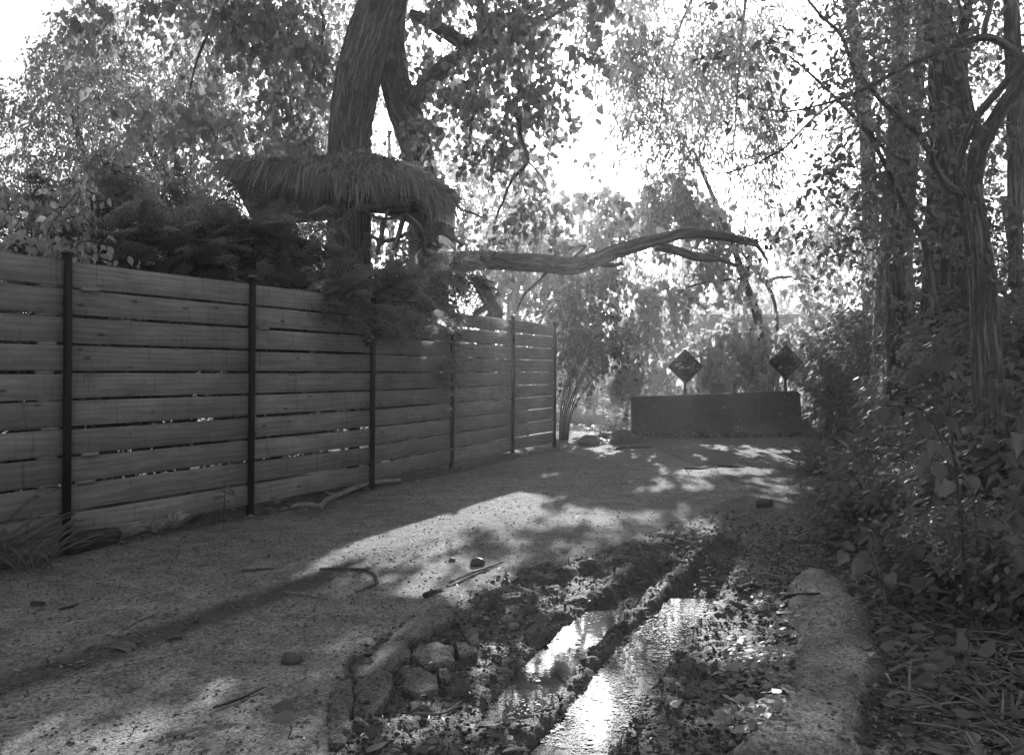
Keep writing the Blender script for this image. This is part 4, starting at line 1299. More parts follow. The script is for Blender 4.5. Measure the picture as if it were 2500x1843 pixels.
slim = [('slim upright trunk between the lane end and the dark trunk, tallest of the pale ones', [(2150, 1150, 12, 70), (2160, 900, 12, 62), (2172, 650, 12, 56), (2188, 400, 12, 48), (2195, 200, 12, 42), (2198, 30, 12, 38), (2200, -200, 12, 30)], M_BARK, 10.5),
        ('pale straight slim trunk close against the dark trunk', [(2205, 1100, 11.2, 46), (2208, 800, 11.2, 40), (2210, 560, 11.2, 36), (2228, 380, 11.2, 30), (2242, 200, 11.2, 28), (2252, 60, 11.2, 26), (2262, -150, 11.2, 20)], M_BARK_PALE, 11),
        ('slim trunk with dark bark left of the pale slim trunks', [(2190, 1150, 10.4, 54), (2190, 900, 10.4, 50), (2186, 640, 10.4, 40), (2192, 480, 10.4, 30), (2205, 330, 10.4, 22), (2200, 200, 10.4, 16)], M_BARK_DARK, 9.8),
        ('slim trunk at the far right edge beyond the forking young tree', [(2478, 700, 9.4, 30), (2480, 300, 9.4, 40), (2470, 60, 9.4, 36), (2468, -120, 9.4, 28)], M_BARK, 9)]
for lab, px, mm, Y in slim:
    p = at(px[0][0], px[0][1], px[0][2])
    tree('slim_tree', lab, 'tree', (p[0], p[1], .2), [('trunk', px, 28, .13)], [(px[-1][0], px[-1][1] - 60, Y, 150, 110, .9), (px[-2][0] - 20, px[-2][1] - 20, Y + 1, 70, 80, .5, .6)],
         mm, M_LEAF, T_OVAL, .08, 12, .4, 1.8, .4, .3, .35, 1.5, None, 0, 'slim trunks behind the young tree', freq=3.0)

# background trees: the heads of each kind that show beyond the fence, the lane end and the bank
BACK = [
 ('hazy small leaved tree at the far left behind the conifers', (120, 300, 20, 170, 190, 2.0), [(250, 420, 19, 140, 110, 1.5), (60, 480, 18, 110, 80, 1.2), (260, 180, 21, 150, 150, 1.5), (180, 60, 22, 110, 90, 1.5)], [(250, 900, 20, 30), (240, 600, 20, 26), (210, 400, 20, 20), (150, 200, 20, 8)], T_OVAL, .10, M_LEAF_FAR),
 ('leafy tree whose forked trunk leans behind the conifers at the left', (420, 340, 17, 170, 150, 1.6), [(330, 420, 16.5, 120, 70, 1.2), (560, 420, 17, 110, 80, 1.2), (200, 180, 17, 120, 120, 1.4)], [(480, 900, 17, 40), (465, 600, 17, 34), (430, 470, 17, 28), (370, 370, 17, 20), (340, 250, 17, 10)], T_HEART, .11, M_LEAF_FAR),
 ('broad pale crown filling the gap left of the leaning trunk', (640, 200, 24, 220, 220, 2.5), [(780, 380, 24, 130, 120, 2), (480, 60, 24, 200, 140, 2), (400, 280, 25, 170, 170, 2), (780, 100, 25, 120, 160, 2)], [(700, 900, 24, 34), (690, 500, 24, 28), (660, 200, 24, 16)], T_OVAL, .15, M_LEAF_FAR),
 ('small hazy crown seen between the two big trunks', (950, 300, 30, 60, 110, 2.0), [(1080, 420, 29, 90, 120, 2)], [(960, 900, 30, 18), (955, 600, 30, 14), (950, 320, 30, 8)], T_OVAL, .15, M_LEAF_FAR),
 ('rounded hazy crown below the large sky opening', (1420, 470, 32, 130, 110, 2.5), [(1300, 500, 31, 120, 120, 2.5), (1520, 500, 31, 110, 90, 2.5), (1400, 620, 31, 200, 110, 2.5)], [(1420, 950, 32, 24), (1415, 700, 32, 20), (1420, 480, 32, 9)], T_HEART, .2, M_LEAF_FAR),
 ('tall background tree behind the narrow leaved hanging mass', (1660, 420, 36, 170, 170, 3), [(1780, 560, 34, 180, 130, 3), (1650, 640, 33, 160, 120, 3), (1560, 230, 36, 130, 150, 3), (1740, 220, 36, 170, 190, 3), (1860, 100, 36, 130, 130, 3, .8)], [(1680, 950, 36, 30), (1675, 650, 36, 24), (1660, 400, 36, 10)], T_OVAL, .2, M_LEAF_FAR),
 ('bright background tree right of the lettered sign', (1960, 640, 26, 150, 110, 2.5), [(1990, 800, 25, 130, 120, 2), (2080, 560, 24, 110, 110, 2), (1880, 560, 27, 110, 90, 2)], [(1990, 1000, 26, 26), (1985, 800, 26, 22), (1960, 640, 26, 10)], T_HEART, .17, M_LEAF_BRIGHT),
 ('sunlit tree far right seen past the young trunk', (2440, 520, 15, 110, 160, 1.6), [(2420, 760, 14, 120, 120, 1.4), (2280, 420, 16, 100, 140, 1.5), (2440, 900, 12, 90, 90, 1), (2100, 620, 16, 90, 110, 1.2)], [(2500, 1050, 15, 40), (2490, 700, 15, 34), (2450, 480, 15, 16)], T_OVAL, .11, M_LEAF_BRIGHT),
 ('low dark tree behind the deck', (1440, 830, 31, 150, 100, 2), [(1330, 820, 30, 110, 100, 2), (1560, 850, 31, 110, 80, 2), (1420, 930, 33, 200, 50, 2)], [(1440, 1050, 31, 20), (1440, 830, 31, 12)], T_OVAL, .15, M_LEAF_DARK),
 ('far tree closing the view over the fence end', (1200, 650, 27, 130, 130, 2.4), [(1120, 760, 26, 120, 80, 2), (1280, 770, 28, 110, 90, 2)], [(1200, 1000, 27, 24), (1200, 650, 27, 12)], T_HEART, .16, M_LEAF_FAR),
 ('tall far crown above the sky opening at the top middle', (1330, 40, 34, 200, 100, 3), [(1120, 120, 34, 170, 170, 3), (1480, 0, 34, 200, 120, 3), (1180, 320, 33, 130, 120, 3)], [(1250, 950, 34, 34), (1260, 500, 34, 28), (1300, 100, 34, 14)], T_OVAL, .18, M_LEAF_FAR),
 ('distant hazy crown low at the left edge', (60, 560, 26, 150, 120, 2), [(280, 560, 26, 180, 90, 2), (560, 540, 26, 160, 100, 2), (780, 560, 27, 140, 110, 2)], [(100, 950, 26, 24), (80, 560, 26, 12)], T_OVAL, .15, M_LEAF_FAR),
 ('distant tree behind the slim trunks at the upper right', (2180, 180, 22, 150, 170, 2), [(2340, 240, 20, 130, 230, 2), (2080, 480, 22, 80, 110, 1.5), (2060, 330, 22, 60, 120, 1.5, .7), (2330, 620, 18, 120, 140, 1.5)], [(2200, 1000, 22, 30), (2195, 500, 22, 24), (2180, 180, 22, 12)], T_OVAL, .13, M_LEAF_FAR),
 ('dark grove tree at the foot of the far slope, left of the sign', (1620, 830, 30, 90, 80, 1.6, .7), [(1700, 930, 29, 130, 50, 1.5)], [(1640, 1050, 30, 16), (1625, 830, 30, 8)], T_OVAL, .14, M_LEAF_DARK),
 ('far thicket tree behind the barrier between the signs', (1800, 900, 25, 140, 70, 1.5), [(1900, 930, 24, 120, 60, 1.4), (1980, 980, 21, 70, 60, 1)], [(1800, 1050, 25, 14), (1800, 900, 25, 7)], T_HEART, .15, M_LEAF_BRIGHT),
]
for lab, main, more, px, T, size, mm in BACK:
    p = at(px[0][0], px[0][1], px[0][2])
    tree('background_tree', lab, 'tree', (p[0], p[1], float(gz_at(p[0], p[1]))), [('trunk', px, 12, .06)], [main] + more, M_BARK_DARK, mm, T_OVAL, size, 14, size * 5, 1.9, .55, .5, .40, .7, None, 0,
         'background trees closing the view', twig_r=.008)
# a far wood reads as one mass
mb, = (MB(),)
nW = 60000
u, d_ = rng.uniform(-900, 3400, nW), rng.uniform(44, 62, nW)
hN = 4.2 + 6.5 * vnoise(np.stack([u * .006, d_ * .05, u * 0], 1))
zz = -2.5 + hN * rng.random(nW) ** .8
pos = np.stack([(u - 1250) / FPX * d_, d_, zz], 1)
ok = ~sun_gap(pos, .2)
pos = pos[ok]
leaves(mb, pos, rng.normal(size=(len(pos), 3)) + np.array([0, 0, -.6]), rng.normal(size=(len(pos), 3)), rng.uniform(.35, .62, len(pos)), T_OVAL)
tag(mb.build('far_woods', M_LEAF_FAR), 'far wood beyond the hollow reading as one grey mass', 'wood', kind='stuff')

# dead leaning stump behind the fence end
p = at(1200, 760, 13.6)
st = thing('dead_trunk', 'broken leaning dead trunk behind the fence top', 'dead tree', (p[0] - .2, p[1], 0))
mb = MB(); limb(mb, [(1170, 950, 13.6, 44), (1190, 800, 13.6, 40), (1212, 770, 13.6, 36), (1185, 720, 13.6, 32), (1165, 680, 13.6, 28)], 16, 24, bark=.12); mb.build('trunk', M_BARK_DARK, st, True)
mb = MB(); limb(mb, [(1155, 770, 13.5, 16), (1182, 752, 13.5, 14), (1200, 742, 13.5, 10)], 10, 12, bark=.1); mb.build('branch', M_BARK_DARK, st, True)

# ------------------------------------------------------------------ conifers over the fence
def frond_template(nb, nn, seed):
    r = np.random.default_rng(seed)
    V, F = [], []
    def tri(a, b, w):
        n = len(V)
        d = norm(b - a)
        s_ = norm(np.cross(d, np.array([0, 0, 1.]))) * w
        V.extend([a - s_, a + s_, b])
        F.append([n, n + 1, n + 2])
    for i in range(nb):
        t = (i + .7) / nb
        c = np.array([0, t, -.22 * t * t])
        for sg in (-1, 1):
            Lb = .42 * (1 - t) ** .7 + .07
            dirb = norm(np.array([sg * .85, .55, -.1 + r.normal(0, .12)]))
            for j in range(nn):
                q = c + dirb * Lb * (j + .5) / nn + np.array([0, 0, -.06 * ((j + .5) / nn) ** 2])
                for s2 in (-1, 1):
                    dn_ = norm(dirb * .6 + np.cross(dirb, np.array([0, 0, 1.])) * s2 * .8 + np.array([0, 0, r.normal(.05, .25)]))
                    tri(q, q + dn_ * .125, .024)
    for i in range(nb * 2):
        t = (i + .5) / nb / 2
        for s2 in (-1, 1): tri(np.array([0, t, -.22 * t * t]), np.array([s2 * .06, t + .05, -.22 * t * t + .02]), .022)
    return np.array(V), np.array(F)
FR = [frond_template(6, 4, s_) for s_ in (1, 2, 3)]
CON = [('dark feathery conifer at the far left behind the fence', [(90, 590, 8.0, 110, 110, .6), (240, 520, 8.6, 110, 90, .6), (60, 800, 7.6, 260, 150, .4), (330, 800, 8.4, 220, 150, .4), (200, 620, 8.1, 120, 80, .6)], (170, 8.4)),
       ('dark feathery conifer behind the second fence post', [(420, 600, 8.6, 150, 110, .6), (340, 500, 9.2, 110, 70, .5), (470, 520, 9.4, 70, 50, .4), (520, 660, 8.7, 120, 60, .5), (560, 830, 9.2, 180, 170, .4)], (400, 8.9)),
       ('conifer with pale tipped sprays in front of the hut roof', [(640, 570, 9.2, 140, 70, .6), (700, 575, 9.6, 80, 35, .35), (600, 560, 9.6, 110, 40, .4), (620, 660, 9.0, 140, 70, .5), (720, 640, 9.1, 110, 45, .4), (540, 610, 9.2, 90, 50, .5), (760, 850, 10, 150, 160, .4)], (640, 9.5)),
       ('low spreading conifer spilling over the middle fence bays', [(770, 720, 8.9, 130, 45, .4), (880, 725, 9.2, 140, 45, .45), (850, 745, 8.75, 120, 35, .3), (960, 715, 9.6, 110, 40, .4)], (840, 9.5)),
       ('low spreading conifer reaching furthest over the fence by the bough', [(1010, 715, 9.6, 110, 45, .45), (1060, 670, 10.2, 100, 40, .35), (1000, 740, 9.5, 100, 35, .3), (1120, 625, 10.6, 60, 20, .25), (950, 870, 11, 130, 130, .4), (1070, 880, 13.0, 70, 110, .3)], (1020, 10.5))]
for lab, blobs, (bu, bY) in CON:
    bx_ = (bu - 1250) / FPX * bY
    t = thing('conifer', lab, 'conifer', (bx_, bY + .5, 0), 'dark conifers behind the fence')
    mb = MB()
    tube(mb, [(bx_, bY + .5, -.1), (bx_ + .05, bY + .5, 1.5), (bx_, bY + .45, 2.8)], [.07, .05, .02], 10, 12, bark=.1)
    mb.build('trunk', M_BARK_DARK, t, True)
    P, D = blob_points(blobs, .040, 9.5, .40, 2.6, .5, False)
    sel_ = rng.permutation(len(P))[:1350]; P, D = P[sel_], D[sel_]
    d = norm(D * np.array([1, 1, .3]) + rng.normal(0, .35, P.shape) + np.array([.05, -.15, -.05]))
    nr = np.array([0, 0, 1.]) + rng.normal(0, .25, P.shape)
    s_ = rng.uniform(.2, .42, len(P))
    mb = MB()
    for k in range(3):
        m = np.arange(len(P)) % 3 == k
        leaves(mb, P[m], d[m], nr[m], s_[m], FR[k])
    tag(mb.build('foliage', M_NEEDLE, t), kind='stuff')
    core = at(bu, 600, bY + .3)
    sel = rng.choice(len(P), min(60, len(P)), replace=False)
    mb = MB()
    for k in sel:
        a = np.array([bx_, bY + .45, min(2.6, max(.6, P[k][2] - .25))])
        tube(mb, [a, (a + P[k]) / 2 + np.array([0, 0, .06]), P[k] + d[k] * s_[k] * .6], [.016, .010, .003], 5, 8)
    mb.build('branches', M_BARK_DARK, t, True)

# soft leafed climber over the left end of the fence
cb = [(40, 600, 6.6, 80, 40, .3), (130, 600, 6.5, 60, 35, .25), (60, 520, 7, 80, 50, .3), (200, 590, 6.7, 40, 40, .2), (170, 480, 7.2, 80, 60, .3, .6)]
p = at(60, 700, 6.8)
tree('leafy_climber', 'pale leaved climber hanging over the left end of the fence', 'climber', (p[0], p[1], 0), [('stem', [(40, 1000, 6.9, 8), (60, 700, 6.8, 7), (120, 560, 6.8, 5), (190, 470, 7, 3)], 8, 0), ('stem', [(90, 950, 6.9, 7), (120, 700, 6.7, 6), (180, 600, 6.6, 4), (240, 590, 6.5, 2)], 8, 0)],
     cb, M_TWIG, M_LEAF_BRIGHT, T_OVAL_FINE, .075, 9, .28, 1.5, .55, .4, .3, 4, T_OVAL_FINE, 180, prune=False)

# dark bush with arching stems at the end of the fence
p = at(1390, 1085, 15.5)
tree('arching_shrub', 'dark shrub with arching stems at the end of the fence', 'shrub', (p[0], p[1], float(gz_at(p[0], p[1]))),
     [('stem', [(1366 + k * 3, 1092, 15.6, 3.4), (1370 + k * 5, 1000, 15.5 + .1 * (k % 3), 3.2), (1392 + k * 13, 900 - (k % 3) * 20, 15.4, 2.6), (1425 + k * 24, 800 + (k * 37) % 90, 15.2, 1.6)], 6, 0) for k in range(7)],
     [(1410, 800, 15.4, 70, 110, .8), (1470, 830, 15.2, 60, 80, .7), (1430, 700, 15.6, 60, 60, .6), (1500, 800, 15.2, 40, 50, .4, .6)],
     M_TWIG, M_LEAF_DARK, T_OVAL_FINE, .1, 10, .45, 2.2, .5, .5, .42, 1.8, T_OVAL_FINE, 120)
# feathery upright plant at the barrier's left end
p = at(1530, 1085, 17.6)
FT = thing('feathery_shrub', 'pale feathery upright shrub at the left end of the barrier', 'shrub', (p[0], p[1], float(gz_at(p[0], p[1]))))
mb = MB()
b0 = np.array([p[0], p[1], float(gz_at(p[0], p[1]))])
N = 420
th, hh = rng.uniform(0, 2 * math.pi, N), rng.random(N) ** .7
rad = .34 * np.sin(np.pi * np.clip(hh * .85 + .12, 0, 1)) * rng.uniform(.3, 1, N)
P = b0 + np.stack([rad * np.cos(th), rad * np.sin(th), .1 + hh * 1.0], 1)
d = norm(np.stack([np.cos(th) * .7, np.sin(th) * .7, .8 * hh + .1], 1) + rng.normal(0, .2, (N, 3)))
leaves(mb, P, d, np.array([0, 0, 1.]) + rng.normal(0, .4, (N, 3)), rng.uniform(.16, .3, N), FR[0])
tag(mb.build('foliage', M_LEAF_BRIGHT, FT), kind='stuff')
for k in range(6):
    mb = MB(); tube(mb, [b0, b0 + np.array([rng.normal(0, .06), rng.normal(0, .06), .5]), b0 + np.array([rng.normal(0, .12), rng.normal(0, .12), 1.0])], [.012, .008, .003], 5, 8); mb.build('stem', M_TWIG, FT)

def herb(name, label, cat, base, n_stem, height, lsize, T, mm, n_leaf=9, lean=.3, spread=.15, group=None, stem_r=.004, flat=.35):
    """A leafy herb: each stem and each leaf its own object."""
    t = thing(name, label, cat, tuple(base), group)
    base = np.asarray(base, float)
    cc, aa, nn, ss = [], [], [], []
    for k in range(n_stem):
        a = rng.uniform(0, 2 * math.pi)
        o = base + np.array([math.cos(a), math.sin(a), 0]) * spread * rng.random()
        tip = o + np.array([math.cos(a) * lean, math.sin(a) * lean, 1]) * height * rng.uniform(.6, 1.1)
        pts = spline([tuple(o), tuple((o + tip) / 2 + np.array([0, 0, .08 * height])), tuple(tip)], 10)
        mb = MB(); tube(mb, pts, np.linspace(stem_r, stem_r * .4, 10), 5, 10); mb.build('stem', M_TWIG, t)
        for j in range(n_leaf):
            f = .25 + .75 * (j + .5) / n_leaf
            q = pts[min(9, int(f * 9))]
            b = j * 2.4 + rng.uniform(-.4, .4)
            cc.append(q); aa.append([math.cos(b), math.sin(b), rng.uniform(-.5, .25)]); nn.append([rng.normal(0, flat), rng.normal(0, flat), 1]); ss.append(lsize * rng.uniform(.6, 1.2) * (1.15 - .4 * f))
    leaf_objects(t, np.array(cc), np.array(aa), np.array(nn), np.array(ss), T, mm)
    return t
for lab, u, v, Y, n, h, l in (('broad pale leaved plant at the left foot of the barrier', 1505, 1085, 16.2, 7, .42, .15), ('pale leaved plant nearest the deck brace', 1455, 1088, 16.6, 5, .3, .15), ('low pale leaved plant between the two rocks', 1478, 1092, 14.9, 4, .12, .1)):
    p = at(u, v, Y)
    herb('broadleaf_plant', lab, 'plant', (p[0], p[1], float(gz_at(p[0], p[1]))), n, h, l, T_OVAL_FINE, M_LEAF_BRIGHT, 8, .5, .2, 'pale plants at the barrier foot')
p = at(1655, 985, 17.8)
herb('fern_plant', 'drooping pale fern just showing above the barrier at the scrawled sign', 'plant', (p[0], p[1], float(gz_at(p[0], p[1]))), 9, .95, .12, T_LANCE, M_LEAF_BRIGHT, 12, .35, .2)
p = at(1770, 985, 18.5)
herb('leafy_sprout', 'tall leafy sprout showing above the barrier between the signs', 'plant', (p[0], p[1], float(gz_at(p[0], p[1]))), 6, 1.3, .15, T_HEART_FINE, M_LEAF_BRIGHT, 10, .2, .15)
# rocks
for k, (lab, u, v, Y, s_) in enumerate((('rounded dark rock nearest the fence end', 1437, 1094, 14.7, .15), ('long grey boulder lying before the barrier', 1520, 1084, 15.2, .19), ('flat grey boulder beside the barrier end', 1478, 1080, 15.6, .12), ('small rock between the boulders and the lane', 1570, 1082, 15.6, .06))):
    p = at(u, v, Y)
    mb = MB(); rock(mb, (p[0], p[1], float(gz_at(p[0], p[1])) + s_ * .3), s_, k + 3, (1.35, .9, .75), 14)
    tag(mb.build('rock', M_ROCK, None, True, loc=(p[0], p[1], 0)), lab, 'rock', 'rocks at the lane end')

# ------------------------------------------------------------------ undergrowth on the right bank
UG = [('tall shrub mass beside the lettered sign', (5.75, 14.2, .75), [(.0, .0, .5, .9), (.3, .8, 1.2, 1.1), (-.1, .2, 1.25, .7)], .085),
      ('dense leafy shrub behind the grey pipe bollard', (5.75, 12.6, .5), [(0, 0, .5, .8), (.3, .3, 1.3, .9), (.0, .2, 1.9, .5)], .08),
      ('dense leafy shrub behind the grass clumps', (4.85, 10.4, .45), [(0, 0, .5, .75), (.4, .3, 1.2, .8), (.1, .2, 1.7, .5)], .075),
      ('shrub hiding the foot of the dark trunk', (4.2, 8.4, .3), [(0, 0, .45, .65), (.45, .1, 1.0, .65), (.2, .3, 1.5, .45)], .07),
      ('small leaved shrub left of the young trunk', (3.3, 7.0, .2), [(0, 0, .3, .5), (.4, 0, .7, .55), (.5, .3, 1.15, .45)], .065),
      ('small leaved shrub below the young trunk', (2.95, 5.6, .2), [(-.05, 0, .25, .4), (.3, .1, .5, .4), (.5, .3, .8, .4)], .055),
      ('leafy shrub at the right edge behind the young trunk', (4.3, 6.8, .4), [(0, 0, .6, .6), (.2, .2, 1.2, .6)], .08),
      ('leafy shrub at the far right below the dark trunk', (5.6, 9.6, .5), [(0, 0, .6, .9), (.3, .3, 1.6, .9)], .085),
      ('low creeping leaves along the lane edge on the right', (2.62, 6.4, .1), [(0, 0, .1, .35), (.35, .8, .15, .4), (.7, 1.7, .15, .4)], .05),
      ('low leafy patch at the right bottom below the young trunk', (2.55, 4.7, .1), [(0, 0, .12, .3), (.1, -.5, .12, .3), (-.15, .35, .12, .25)], .045),
      ('added shrub behind the first fence bay, darkening its gaps', (-4.4, 6.6, .5), [(0, 0, .5, .6), (.3, .9, .6, .6), (.1, .4, 1.1, .5)], .08),  # unseen shrubs added behind the fence so its gaps come out dark
      ('added shrub behind the second fence bay, darkening its gaps', (-3.7, 8.3, .5), [(0, 0, .5, .6), (.3, .8, .6, .6), (.2, .4, 1.1, .5)], .08),
      ('added shrub behind the third fence bay, darkening its gaps', (-2.95, 10.1, .5), [(0, 0, .5, .6), (.4, .9, .6, .6), (.2, .5, 1.1, .5)], .08),
      ('added shrub behind the fourth fence bay, darkening its gaps', (-1.55, 11.7, .5), [(0, 0, .5, .6), (.4, .9, .6, .55), (.2, .5, 1.1, .5)], .08),
      ('added shrub behind the last fence bays, darkening their gaps', (-.75, 13.3, .5), [(0, 0, .45, .55), (.4, .9, .5, .5), (.15, .4, 1.1, .45), (.5, 1.2, 1.1, .4)], .08),
      ('leafy fringe overhanging the lane end on the right', (5.4, 12.9, .3), [(0, 0, .35, .5), (-.2, .7, 1.55, .55), (0, 1.2, 1.0, .4)], .08)]
for lab, b, bl, size in UG:
    b = np.array(b); size *= 1.4
    t = thing('leafy_shrub', lab, 'shrub', (b[0], b[1], 0), 'leafy shrubs on the right bank' if b[0] > 0 else 'shrubs added behind the fence to darken its gaps')
    PP, DD = [], []
    for dx, dy, dz, r in bl:
        n = int(3.0 * 2.6 * math.pi * r * r / (size * size * .45 * 9))
        d = norm(rng.normal(size=(n, 3)))
        P = b + np.array([dx, dy, dz - b[2] + .12]) + d * r * (rng.random(n) ** .4 * (.7 + .6 * fbm(d * 2 + dx * 9, 2)))[:, None] * np.array([1, 1, .9])
        PP.append(P); DD.append(d)
    P, D = np.concatenate(PP), np.concatenate(DD)
    g_ = gz_at(P[:, 0], P[:, 1])
    ok = (P[:, 2] > g_ + .02) & (fbm(P * 2.6, 2) > .36)
    P, D = P[ok], D[ok]
    c, ax, nr, s_, tw = spray_leaves(P, norm(D + np.array([-.5, -.5, .2])), .26, 9, size, .2, .3)
    ax = norm(ax + np.array([-.35, -.3, -.35]))
    nr = nr * .55 + np.array([-.25, -.3, .9])
    q = c - np.array([0, 0, EYE])
    sc = np.where((np.abs(q[:, 0] / q[:, 1]) < .56) & (q[:, 2] / q[:, 1] > -.42), s_ / q[:, 1], 0) * (D @ np.array([-.5, -.8, .2]) > -.2).repeat(9)
    pick = np.argsort(-sc)[:110 if b[0] > 0 else 0]
    leaf_objects(t, c[pick], ax[pick], nr[pick], s_[pick], T_OVAL_FINE, M_UNDER)
    keep = np.ones(len(c), bool); keep[pick] = False
    mb = MB(); leaves(mb, c[keep], ax[keep], nr[keep], s_[keep], T_OVAL_FINE); tag(mb.build('foliage', M_UNDER, t), kind='stuff')
    mb = MB(); twigs(mb, tw, .0025); tag(mb.build('twigs', M_TWIG, t), kind='stuff')
    for k in range(7):
        e = P[rng.integers(len(P))]
        a = np.array([b[0] + rng.normal(0, .1), b[1] + rng.normal(0, .1), float(gz_at(b[0], b[1]))])
        mb = MB(); tube(mb, [a, (a + e) / 2 + np.array([0, 0, .12]), e], [.012, .008, .003], 6, 12, wob=.05); mb.build('stem', M_TWIG, t)

M_SHADE_LEAF = leaf_mat('large_leaf', .055, .05, .5, .3)
# big leaved plants among them
def big_leaf(label, leaf_px, stem_px, Y, mm=M_SHADE_LEAF, T=T_HEART_FINE, cat='plant', name='big_leaf_plant', group=None, z0=None):
    p = at(*stem_px[0][:2], Y)
    t = thing(name, label, cat, (p[0], p[1], max(0, p[2])), group)
    mb = MB(); limb(mb, [(a[0], a[1], Y + (a[3] if len(a) > 3 else 0), a[2]) for a in stem_px], 8, 24); mb.build('stem', M_STICK if name != 'big_leaf_plant' else M_TWIG, t, True)
    C_, A_, N_, S_ = [], [], [], []
    for u, v, L, du, dv, tilt in leaf_px:       # base pixel, length px, direction px, tilt of the face
        C_.append(at(u, v, Y + rng.normal(0, .04)))
        A_.append([du + rng.normal(0, .25), rng.normal(-.15, .35), -dv])
        N_.append([math.sin(tilt) * .9 + rng.normal(0, .3), -.5 + rng.normal(0, .35), math.cos(tilt) * .8])
        S_.append(L / FPX * Y * rng.uniform(.65, .95))
    leaf_objects(t, np.array(C_), norm(np.array(A_, float)), np.array(N_), np.array(S_), T, mm)
    for (u, v, L, du, dv, _), c in zip(leaf_px, C_):
        near = min(stem_px, key=lambda a: (a[0] - u) ** 2 + (a[1] - v) ** 2)
        mb = MB(); tube(mb, [at(near[0], near[1], Y), (at(near[0], near[1], Y) + c) / 2 + np.array([0, 0, .015]), c], .0028, 5, 8); mb.build('petiole', M_TWIG, t)
    return t
big_leaf('vine with large heart leaves hanging left of the young trunk', [(2275, 880, 52, -.3, 1, .3), (2300, 870, 56, .2, 1, -.3), (2250, 900, 46, -.6, .8, .4), (2330, 900, 44, .5, .9, 0), (2310, 930, 60, .2, 1, .2), (2240, 920, 40, -.9, .4, .2)], [(2330, 1180, 5), (2320, 1000, 5), (2300, 900, 4), (2280, 850, 3)], 5.4)
big_leaf('vine with the biggest dark heart leaves low on the bank', [(2155, 1000, 56, -.1, 1, .1), (2185, 1010, 48, .3, 1, .3), (2235, 1000, 62, .1, 1, -.2), (2285, 1005, 66, .2, 1, .2), (2310, 1020, 60, .6, .8, -.3), (2255, 1025, 50, -.5, 1, 0), (2130, 990, 40, -.7, .7, .4)], [(2330, 1200, 5), (2300, 1080, 5), (2250, 1000, 4), (2150, 990, 3)], 5.0)
big_leaf('hanging cluster of pointed leaves below the big dark ones', [(2310, 1090, 60, .2, 1, .6), (2290, 1080, 50, -.3, 1, .3), (2300, 1130, 66, .1, 1, -.2), (2275, 1120, 70, -.4, 1, -.4), (2330, 1110, 50, .5, 1, .2), (2315, 1170, 70, .0, 1, .1), (2360, 1160, 80, .4, 1, -.2)], [(2345, 1300, 5), (2335, 1150, 5), (2315, 1080, 4), (2300, 1060, 3)], 4.7, M_UNDER)
big_leaf('maple like leaves crowding the right edge', [(2490, 1060, 70, -.6, .8, .5), (2490, 1110, 76, -.8, .6, .3), (2500, 1160, 80, -.9, .5, .5), (2490, 1210, 80, -.7, .7, .2), (2500, 1260, 78, -.9, .6, .4), (2490, 1310, 84, -.8, .8, .3), (2500, 1360, 90, -.7, .9, .5), (2470, 1330, 60, -1, .5, .2), (2510, 1420, 90, -.6, .9, .4), (2470, 1250, 60, -.3, 1, .6), (2500, 1010, 70, -.4, .9, .4)], [(2530, 1560, 7), (2525, 1350, 6), (2510, 1150, 5), (2505, 980, 4)], 3.6, M_SHADE_LEAF, T_LOBED)
big_leaf('thin upright weed with paired round leaves before the dark hollow', [(2350 + (k % 2) * 4, 1235 + k * 16, 22, (-1, 1)[k % 2], .2, .2) for k in range(16)], [(2358, 1510, 4), (2352, 1380, 4), (2345, 1240, 3)], 4.4, M_UNDER, T_OVAL_FINE)
big_leaf('taller thin weed with paired leaves right of the dark hollow', [(2378 + k * .9, 1200 + k * 15, 24, (-1, 1)[k % 2], .15, .2) for k in range(18)], [(2395, 1520, 4), (2388, 1380, 4), (2376, 1195, 3)], 4.3, M_UNDER, T_OVAL_FINE)
# fallen branch with broad leaves at the edge of the lane
fb = big_leaf('wilted broken shoot with broad leaves lying at the lane edge on the right', [(2128, 1358, 78, -1, .35, .1), (2128, 1350, 66, .0, -.9, .3), (2135, 1340, 74, .35, -.9, -.2), (2165, 1400, 58, .1, 1, .3), (2150, 1405, 60, .7, .6, .1), (2060, 1345, 44, -.5, 1, .2), (2070, 1342, 40, .1, -.9, .2), (2115, 1375, 60, -1, .7, .3),
    (2250, 1405, 50, -.3, .9, .3), (2262, 1400, 50, .4, .8, .1), (2325, 1425, 48, .1, .9, .4), (2300, 1405, 46, -.3, .8, .1), (2210, 1375, 60, .5, -.4, .2), (2230, 1360, 56, .2, -.9, .1), (2110, 1400, 50, -1, .3, .5), (2190, 1360, 48, .4, .7, .2)],
    [(2163, 1472, 9), (2152, 1430, 8), (2140, 1380, 8), (2128, 1345, 6)], 4.75, M_UNDER, T_HEART_FINE, 'branch', 'fallen_shoot')
mb = MB(); limb(mb, [(2150, 1410, 4.8, 6), (2200, 1425, 4.8, 7), (2270, 1440, 4.75, 8), (2335, 1447, 4.7, 8)], 8, 20); mb.build('stem', M_STICK, fb, True)
fb2 = big_leaf('wilted leafy shoot lying on dry litter in the right corner', [(2330, 1600, 66, -.8, .6, .2), (2345, 1590, 60, .3, -.5, .2), (2300, 1640, 70, -.9, .5, .3), (2365, 1620, 66, .9, .2, .2), (2350, 1660, 60, .3, .9, .4), (2330, 1690, 70, -.6, .7, .1), (2380, 1660, 60, .8, .5, .3), (2310, 1600, 60, -1, .1, .2), (2390, 1600, 64, .7, -.5, .1), (2320, 1720, 70, -.9, .5, .2)],
    [(2325, 1700, 9), (2345, 1650, 9), (2362, 1600, 8), (2370, 1570, 5)], 3.55, M_UNDER, T_OVAL_FINE, 'branch', 'fallen_shoot')

